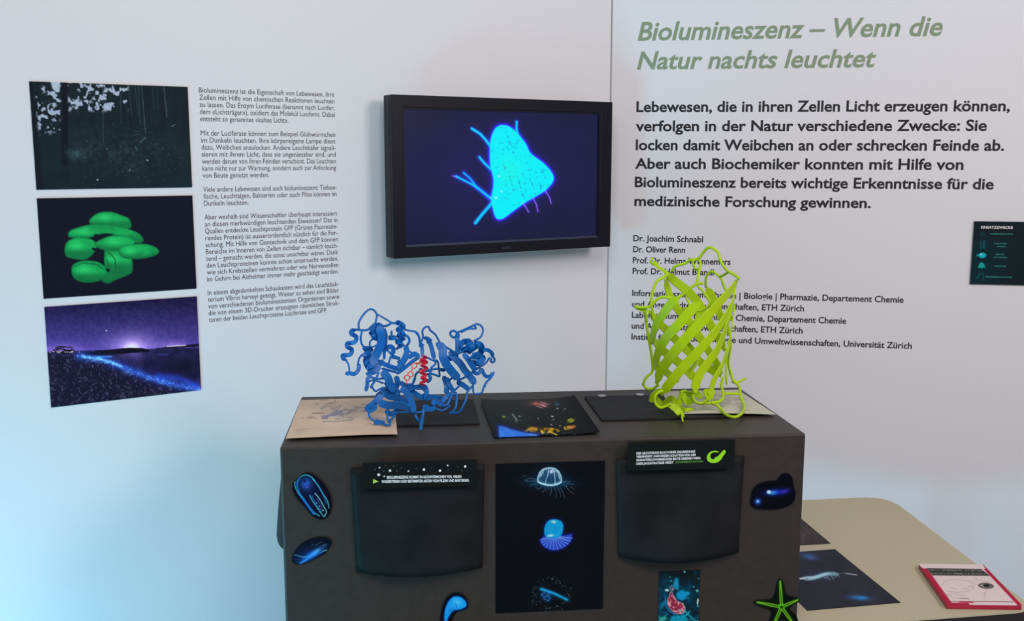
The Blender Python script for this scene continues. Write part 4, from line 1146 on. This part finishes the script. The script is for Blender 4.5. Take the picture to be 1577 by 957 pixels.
# right foot strands
R(c4((290, 170), (320, 260), (330, 340), (320, 400)), 4.2, 1.2, dt=3); R(c4((330, 190), (370, 290), (430, 390)), 3.6, 1.2)
T(c4((405, 190), (345, 255)), 1.6); T(c4((500, 300), (430, 365)), 1.7)
R(c4((470, 250), (550, 290), (620, 345)), 4, 1.2); R(c4((600, 150), (680, 210), (690, 280)), 4.6, 1.2, dt=3)
T(c4((690, 290), (640, 340), (600, 400), (590, 480), (545, 580), (500, 650), (450, 665), (400, 655)), 1.8)
T(c4((455, 390), (462, 490), (450, 590), (410, 645), (365, 672)), 1.8)
T(c4((455, 410), (395, 440), (360, 510), (330, 555), (260, 570)), 2.2)
R(c4((5, 590), (60, 585), (110, 615), (180, 590)), 3.6, 1.3, dt=-3); R(c4((140, 560), (170, 510), (230, 530), (270, 570)), 4.0, 1.3, dt=-3)
R(c4((270, 520), (320, 450), (400, 400)), 3.4, 1.2, dt=-2)
T(c4((190, 605), (260, 632), (330, 605), (375, 560)), 1.5); T(c4((15, 610), (12, 700), (0, 800), (-20, 880)), 2.0)
# left foot strands
T(c3((850, 890), (850, 800), (800, 740), (775, 680)), 2.0)
R(c3((590, 330), (670, 400), (725, 510), (765, 660)), 5.0, 1.3, dt=-8, twist=.5)
R(c3((110, 610), (200, 560), (280, 480), (360, 400), (480, 350)), 5.0, 1.3, dt=3)
R(c3((290, 520), (400, 560), (560, 560), (720, 600)), 6.0, 1.4, dt=-8, twist=.5); R(c3((380, 440), (520, 460), (660, 520), (740, 600)), 5.0, 1.3, dt=4)
R(c3((230, 780), (300, 800), (370, 810)), 4.6, 1.3); T(c3((150, 640), (170, 720), (240, 785)), 1.6); T(c3((360, 815), (435, 825), (450, 760), (510, 700)), 1.8)
T(c3((410, 610), (402, 690), (425, 790)), 1.6); T(c3((100, 620), (200, 640), (260, 600)), 1.5); R(c3((120, 600), (180, 640), (260, 570)), 3, 1.1)
R(c3((330, 110), (410, 190), (450, 300), (520, 370)), 6.2, 1.4, dt=-3, twist=.4); R(c3((520, 170), (540, 250), (520, 340), (560, 430)), 4.4, 1.2)
R(c3((140, 130), (230, 120), (310, 50)), 3.4, 1.2); R(c3((115, 375), (135, 290), (140, 210), (190, 150)), 3.0, 1.1)
T(c3((165, 180), (270, 205), (360, 200)), 1.8); T(c3((160, 240), (230, 225), (350, 265)), 1.6); T(c3((190, 300), (245, 372), (315, 340), (450, 330)), 1.6); T(c3((290, 120), (245, 220), (175, 330)), 1.8)
T(c3((370, 260), (395, 320), (330, 330), (320, 400)), 1.6)
R(c3((560, 240), (640, 295), (780, 320), (890, 305), (930, 370), (920, 450)), 3.8, 1.2); T(c3((640, 275), (730, 282), (765, 220), (790, 140), (850, 90)), 1.8)
T(c3((740, 350), (640, 385), (560, 370)), 1.6); T(c3((800, 345), (870, 345), (920, 400), (900, 480)), 1.6)
R(c3((660, 330), (760, 390), (860, 450), (980, 470)), 4.0, 1.3, dt=8); T(c3((550, 655), (700, 655), (840, 655), (960, 625), (1060, 605)), 1.5)
R(c4((0, 420), (120, 440), (240, 460), (330, 470)), 3.0, 1.2, dt=14)
R(c3((880, 640), (868, 760), (855, 880)), 1.8, 1.3)
R(c3((420, 380), (500, 430), (600, 500), (680, 590)), 5.5, 1.3, dt=10, twist=.4)
R(c3((250, 470), (330, 400), (440, 360), (540, 380)), 4.6, 1.2, dt=12)
R(c3((380, 640), (460, 680), (520, 640), (560, 600)), 4.0, 1.2, dt=6)
# red and orange molecule held in the middle
RT = -14
def hexring(c, r, m, name='ring'):
    P = [(c[0]+r*math.cos(math.pi/6+k*math.pi/3), c[1]+r*math.sin(math.pi/6+k*math.pi/3), RT) for k in range(7)]
    C = np.array([bm.at(p) for p in P]); C = np.vstack([C[i]*(1-t)+C[i+1]*t for i in range(6) for t in (0, .5)]+[C[:1]]) if False else np.array([C[i]*(1-t)+C[i+1]*t for i in range(6) for t in (0, .5)]+[C[0]])
    V, F = tube_geo(C, .85*PX, 6); return mk(name, V, F, m, blue_root, smooth=True)
for p in ((765, 30), (715, 145), (670, 192)): (q,) = c3(p); hexring(q, 4.3, M['orange'])
def rt(pts, r=.9, m='orange'): return T([(x, y, RT) for x, y in pts], r, 'bond', M[m], 3)
rt(c3((745, 62), (728, 105))); rt(c3((660, 232), (658, 285))); rt(c3((800, 10), (850, -20), (900, 0)), 1.2); rt(c3((640, 165), (625, 200)), .8)
RR = [(c2((x, y))[0][0], c2((x, y))[0][1], RT+(6 if i % 2 else -5)) for i, (x, y) in enumerate(((95, 590), (140, 620), (70, 650), (150, 680), (80, 720), (150, 760), (60, 810), (140, 850), (80, 890), (150, 920), (70, 960), (120, 985)))]
R(RR, 2.2, 1.2, 'helix', M['red']); 
R([(x, y, RT+8) for x, y in c2((50, 770), (110, 790), (180, 790), (210, 820))], 2.6, 1.3, 'strand', M['blue']); rt(c2((60, 700), (0, 690)), 1.1, 'orange'); rt(c2((90, 860), (130, 900), (110, 950)), 2.2, 'red')
T([(x, y, -4) for x, y in c2((180, 850), (200, 890), (180, 930), (150, 940))], 2.6, 'loop', M['blue'])
T(c3((840, 95), (785, 150), (770, 220), (740, 275), (700, 278)), 1.7)

# ---- lime GFP barrel
ref_g = np.array([.36, 2.075, 0.0])
lime_root = empty('protein_model', (.36, 2.075, ZM), 'lime green barrel shaped protein model of slanted ribbons, on box top', 'model', 'printed protein models on the box')
def Rg(y): return np.interp(y, [380, 430, 500, 560, 610], [60, 71, 66, 59, 60])
XC = 1065
def tg(x, y): return 0.0
gm = Model(lime_root, M['lime'], ref_g, ZM, tg)
def barrel(pts, side, w=6.6, th=1.3, arrow=False, k=6):
    P, rad = [], []
    P0 = cat([(x, y, 0) for x, y in pts], k)
    for x, y, _ in P0:
        r = Rg(y); dx = max(-r*.985, min(r*.985, x-XC)); t = math.sqrt(r*r-dx*dx)*(-1 if side == 'F' else 1)
        P.append(gm.at((x, y, t), .004)); rad.append(nrm(BU*dx + -BN*t))
    C = np.array(P); V, F = ribbon_geo(C, w*PX*1.06, th*PX*.85, radial=rad, arrow=arrow)
    V[:, 2] = np.maximum(V[:, 2], ZM)
    o = mk('strand', V, F, M['lime'], lime_root, smooth=True); o.data.set_sharp_from_angle(angle=.6); return o
c5 = crop(970, 375, 7.978); c6 = crop(970, 475, 7.978); c7 = crop(980, 560, 8.76)
barrel(c6((1345, -375), (1250, -230), (1100, -70), (935, 115), (770, 285), (620, 450), (470, 640), (370, 790), (325, 930)), 'F', 7.6)
barrel(c6((1290, -300), (1275, -120), (1200, 60), (1100, 220), (985, 370), (850, 520), (720, 655), (590, 800), (470, 950), (380, 1060)), 'F', 7.2)
barrel(c6((1270, -120), (1245, 40), (1190, 220), (1080, 500), (980, 640), (880, 780), (820, 900), (800, 1040)), 'F', 7.2)
barrel(c6((1285, -50), (1262, 150), (1215, 430), (1140, 690), (1060, 830), (1010, 960), (1000, 1060), (1010, 1120)), 'F', 5.2, arrow=True)
barrel(c6((860, -80), (760, 20), (660, 130), (565, 235), (470, 330), (380, 470), (330, 600), (310, 760)), 'F', 7.2)
barrel(c6((600, -130), (500, -50), (420, 60), (340, 170), (290, 300), (265, 430)), 'F', 6.6)
barrel(c6((1290, -40), (1255, 200), (1225, 450), (1190, 600), (1180, 800), (1190, 940)), 'F', 4.0)
barrel(c6((1245, 420), (1215, 620), (1225, 760), (1270, 900)), 'B', 2.6)
barrel(c6((205, 150), (225, 330), (260, 520), (280, 700)), 'B', 3.6)
# back strands
barrel(c6((230, 40), (330, 150), (430, 250), (560, 380), (720, 530), (850, 650), (1010, 760), (1120, 830)), 'B', 6.8)
barrel(c6((440, -360), (470, -220), (530, -80), (610, 40), (750, 190), (860, 360), (960, 510), (1060, 670), (1130, 800)), 'B', 6.4)
barrel(c6((440, -430), (560, -330), (730, -190), (860, -30), (1000, 220), (1100, 380), (1170, 520)), 'B', 7.0)
barrel(c6((945, -250), (1020, -130), (1090, 40), (1160, 190), (1215, 330)), 'B', 6.2)
barrel(c6((250, 330), (330, 440), (430, 540), (590, 660), (730, 790), (800, 880)), 'B', 6.8)
barrel(c6((300, 620), (380, 720), (490, 820), (600, 900)), 'B', 6.0)
TG = gm.tube
def z3(pts, t0, t1=None):
    n = len(pts); t1 = t0 if t1 is None else t1
    return [(x, y, t0+(t1-t0)*i/max(n-1, 1)) for i, (x, y) in enumerate(pts)]
# upper left stub and ribbon
gm.ribbon(z3(c5((290, 215), (340, 285), (410, 330), (500, 400)), 40), 2.6, 1.3)
TG(z3(c5((285, 175), (258, 225), (300, 262), (345, 245)), 38, 42), 2.0)
TG(z3(c5((515, 345), (560, 282), (690, 242), (745, 200), (835, 195), (905, 108), (955, 58), (1015, 58), (1085, 120), (1120, 225), (1190, 328), (1285, 385), (1345, 435)), 40, -30), 2.4)
TG(z3(c5((770, 210), (790, 290), (835, 325), (870, 270), (850, 205)), 10, 16), 2.0)
TG(z3(c5((870, 240), (850, 350), (832, 440), (820, 500)), 14, -18), 2.3)
TG(z3(c5((1215, 350), (1170, 380), (1105, 412)), -10, 12), 2.0)
TG(z3(c5((935, 540), (930, 470), (945, 400), (1000, 345), (1060, 375), (1120, 430), (1150, 510), (1180, 580)), 54, 20), 2.2)
TG(z3(c5((470, 370), (420, 415), (345, 455), (305, 520), (275, 620), (262, 740), (280, 850), (290, 950)), 36, 20), 2.5)
TG(z3(c5((905, 488), (830, 500), (750, 545), (680, 610), (580, 668), (480, 668), (395, 660), (320, 700), (255, 770), (170, 790), (60, 780)), -40, -20), 2.4)
gm.ribbon(z3(c5((60, 770), (130, 810), (210, 830)), -18), 3.0, 1.3, arrow=False)
TG(z3(c5((150, 810), (195, 880), (205, 960)), -18, -10), 2.4)
TG(z3(c5((835, 530), (900, 590), (955, 670), (985, 740), (925, 800), (860, 830), (790, 820), (740, 800), (650, 808)), -42, -52), 2.1)
TG(z3(c5((690, 665), (725, 730), (750, 790), (800, 830)), -30, -56), 1.9)
TG(z3(c6((185, 30), (205, 200), (240, 420), (270, 600), (278, 770), (200, 850), (165, 930)), -10, 0)+z3(c7((105, 300), (150, 345), (225, 340), (300, 290)), 0, -14), 2.3)
# bottom loops
TG(z3(c7((360, 370), (290, 395), (248, 460), (262, 550), (325, 598), (400, 578), (460, 555), (520, 585)), -50, -58), 2.3)
gm.ribbon(z3(c7((470, 570), (540, 620), (600, 700), (625, 775)), -62, -82), 5.6, 1.3, twist=.5)
TG(z3(c7((800, 390), (765, 440), (790, 510), (860, 538), (925, 515), (965, 470)), -56, -60), 2.2)
gm.ribbon(z3(c7((930, 350), (965, 430), (1010, 480)), -54), 5.0, 1.3)
TG(z3(c7((1170, 180), (1150, 300), (1168, 400), (1160, 480), (1100, 520), (1000, 530), (880, 545)), -40, -56), 2.4)
TG(z3(c7((1175, 405), (1280, 408), (1385, 412)), -34, -26), 2.2)
TG(z3(c7((1265, 80), (1305, 220), (1385, 310), (1405, 440), (1450, 560), (1440, 650), (1370, 712), (1290, 722), (1205, 690), (1150, 630), (1080, 555), (1010, 530)), 0, -56), 2.4)
TG(z3(c7((1300, 255), (1390, 245), (1475, 205)), 10, 22), 2.1)
gm.ribbon(z3(c7((200, 520), (230, 430), (330, 350)), -20, -30), 4.4, 1.3)
gm.ribbon(z3(c7((270, 450), (350, 560), (470, 470), (560, 560), (620, 430), (700, 540), (760, 440)), -14, -30), 4.6, 1.2, name='helix')
gm.ribbon(z3(c7((420, 560), (560, 600), (660, 640), (760, 620)), -34, -44), 4.4, 1.3)
gm.ribbon(z3(c7((600, 380), (700, 420), (800, 400), (880, 470)), 10, -20), 5.0, 1.2, name='helix')
TG(z3(c7((590, 390), (650, 370), (690, 380)), -20, -10), 1.8)
# inner core helix, seen between the strands
gm.ribbon([(XC+10*math.sin(i*1.25), 470+i*13, 12*math.cos(i*1.25)) for i in range(9)], 3.4, 1.1, name='helix')
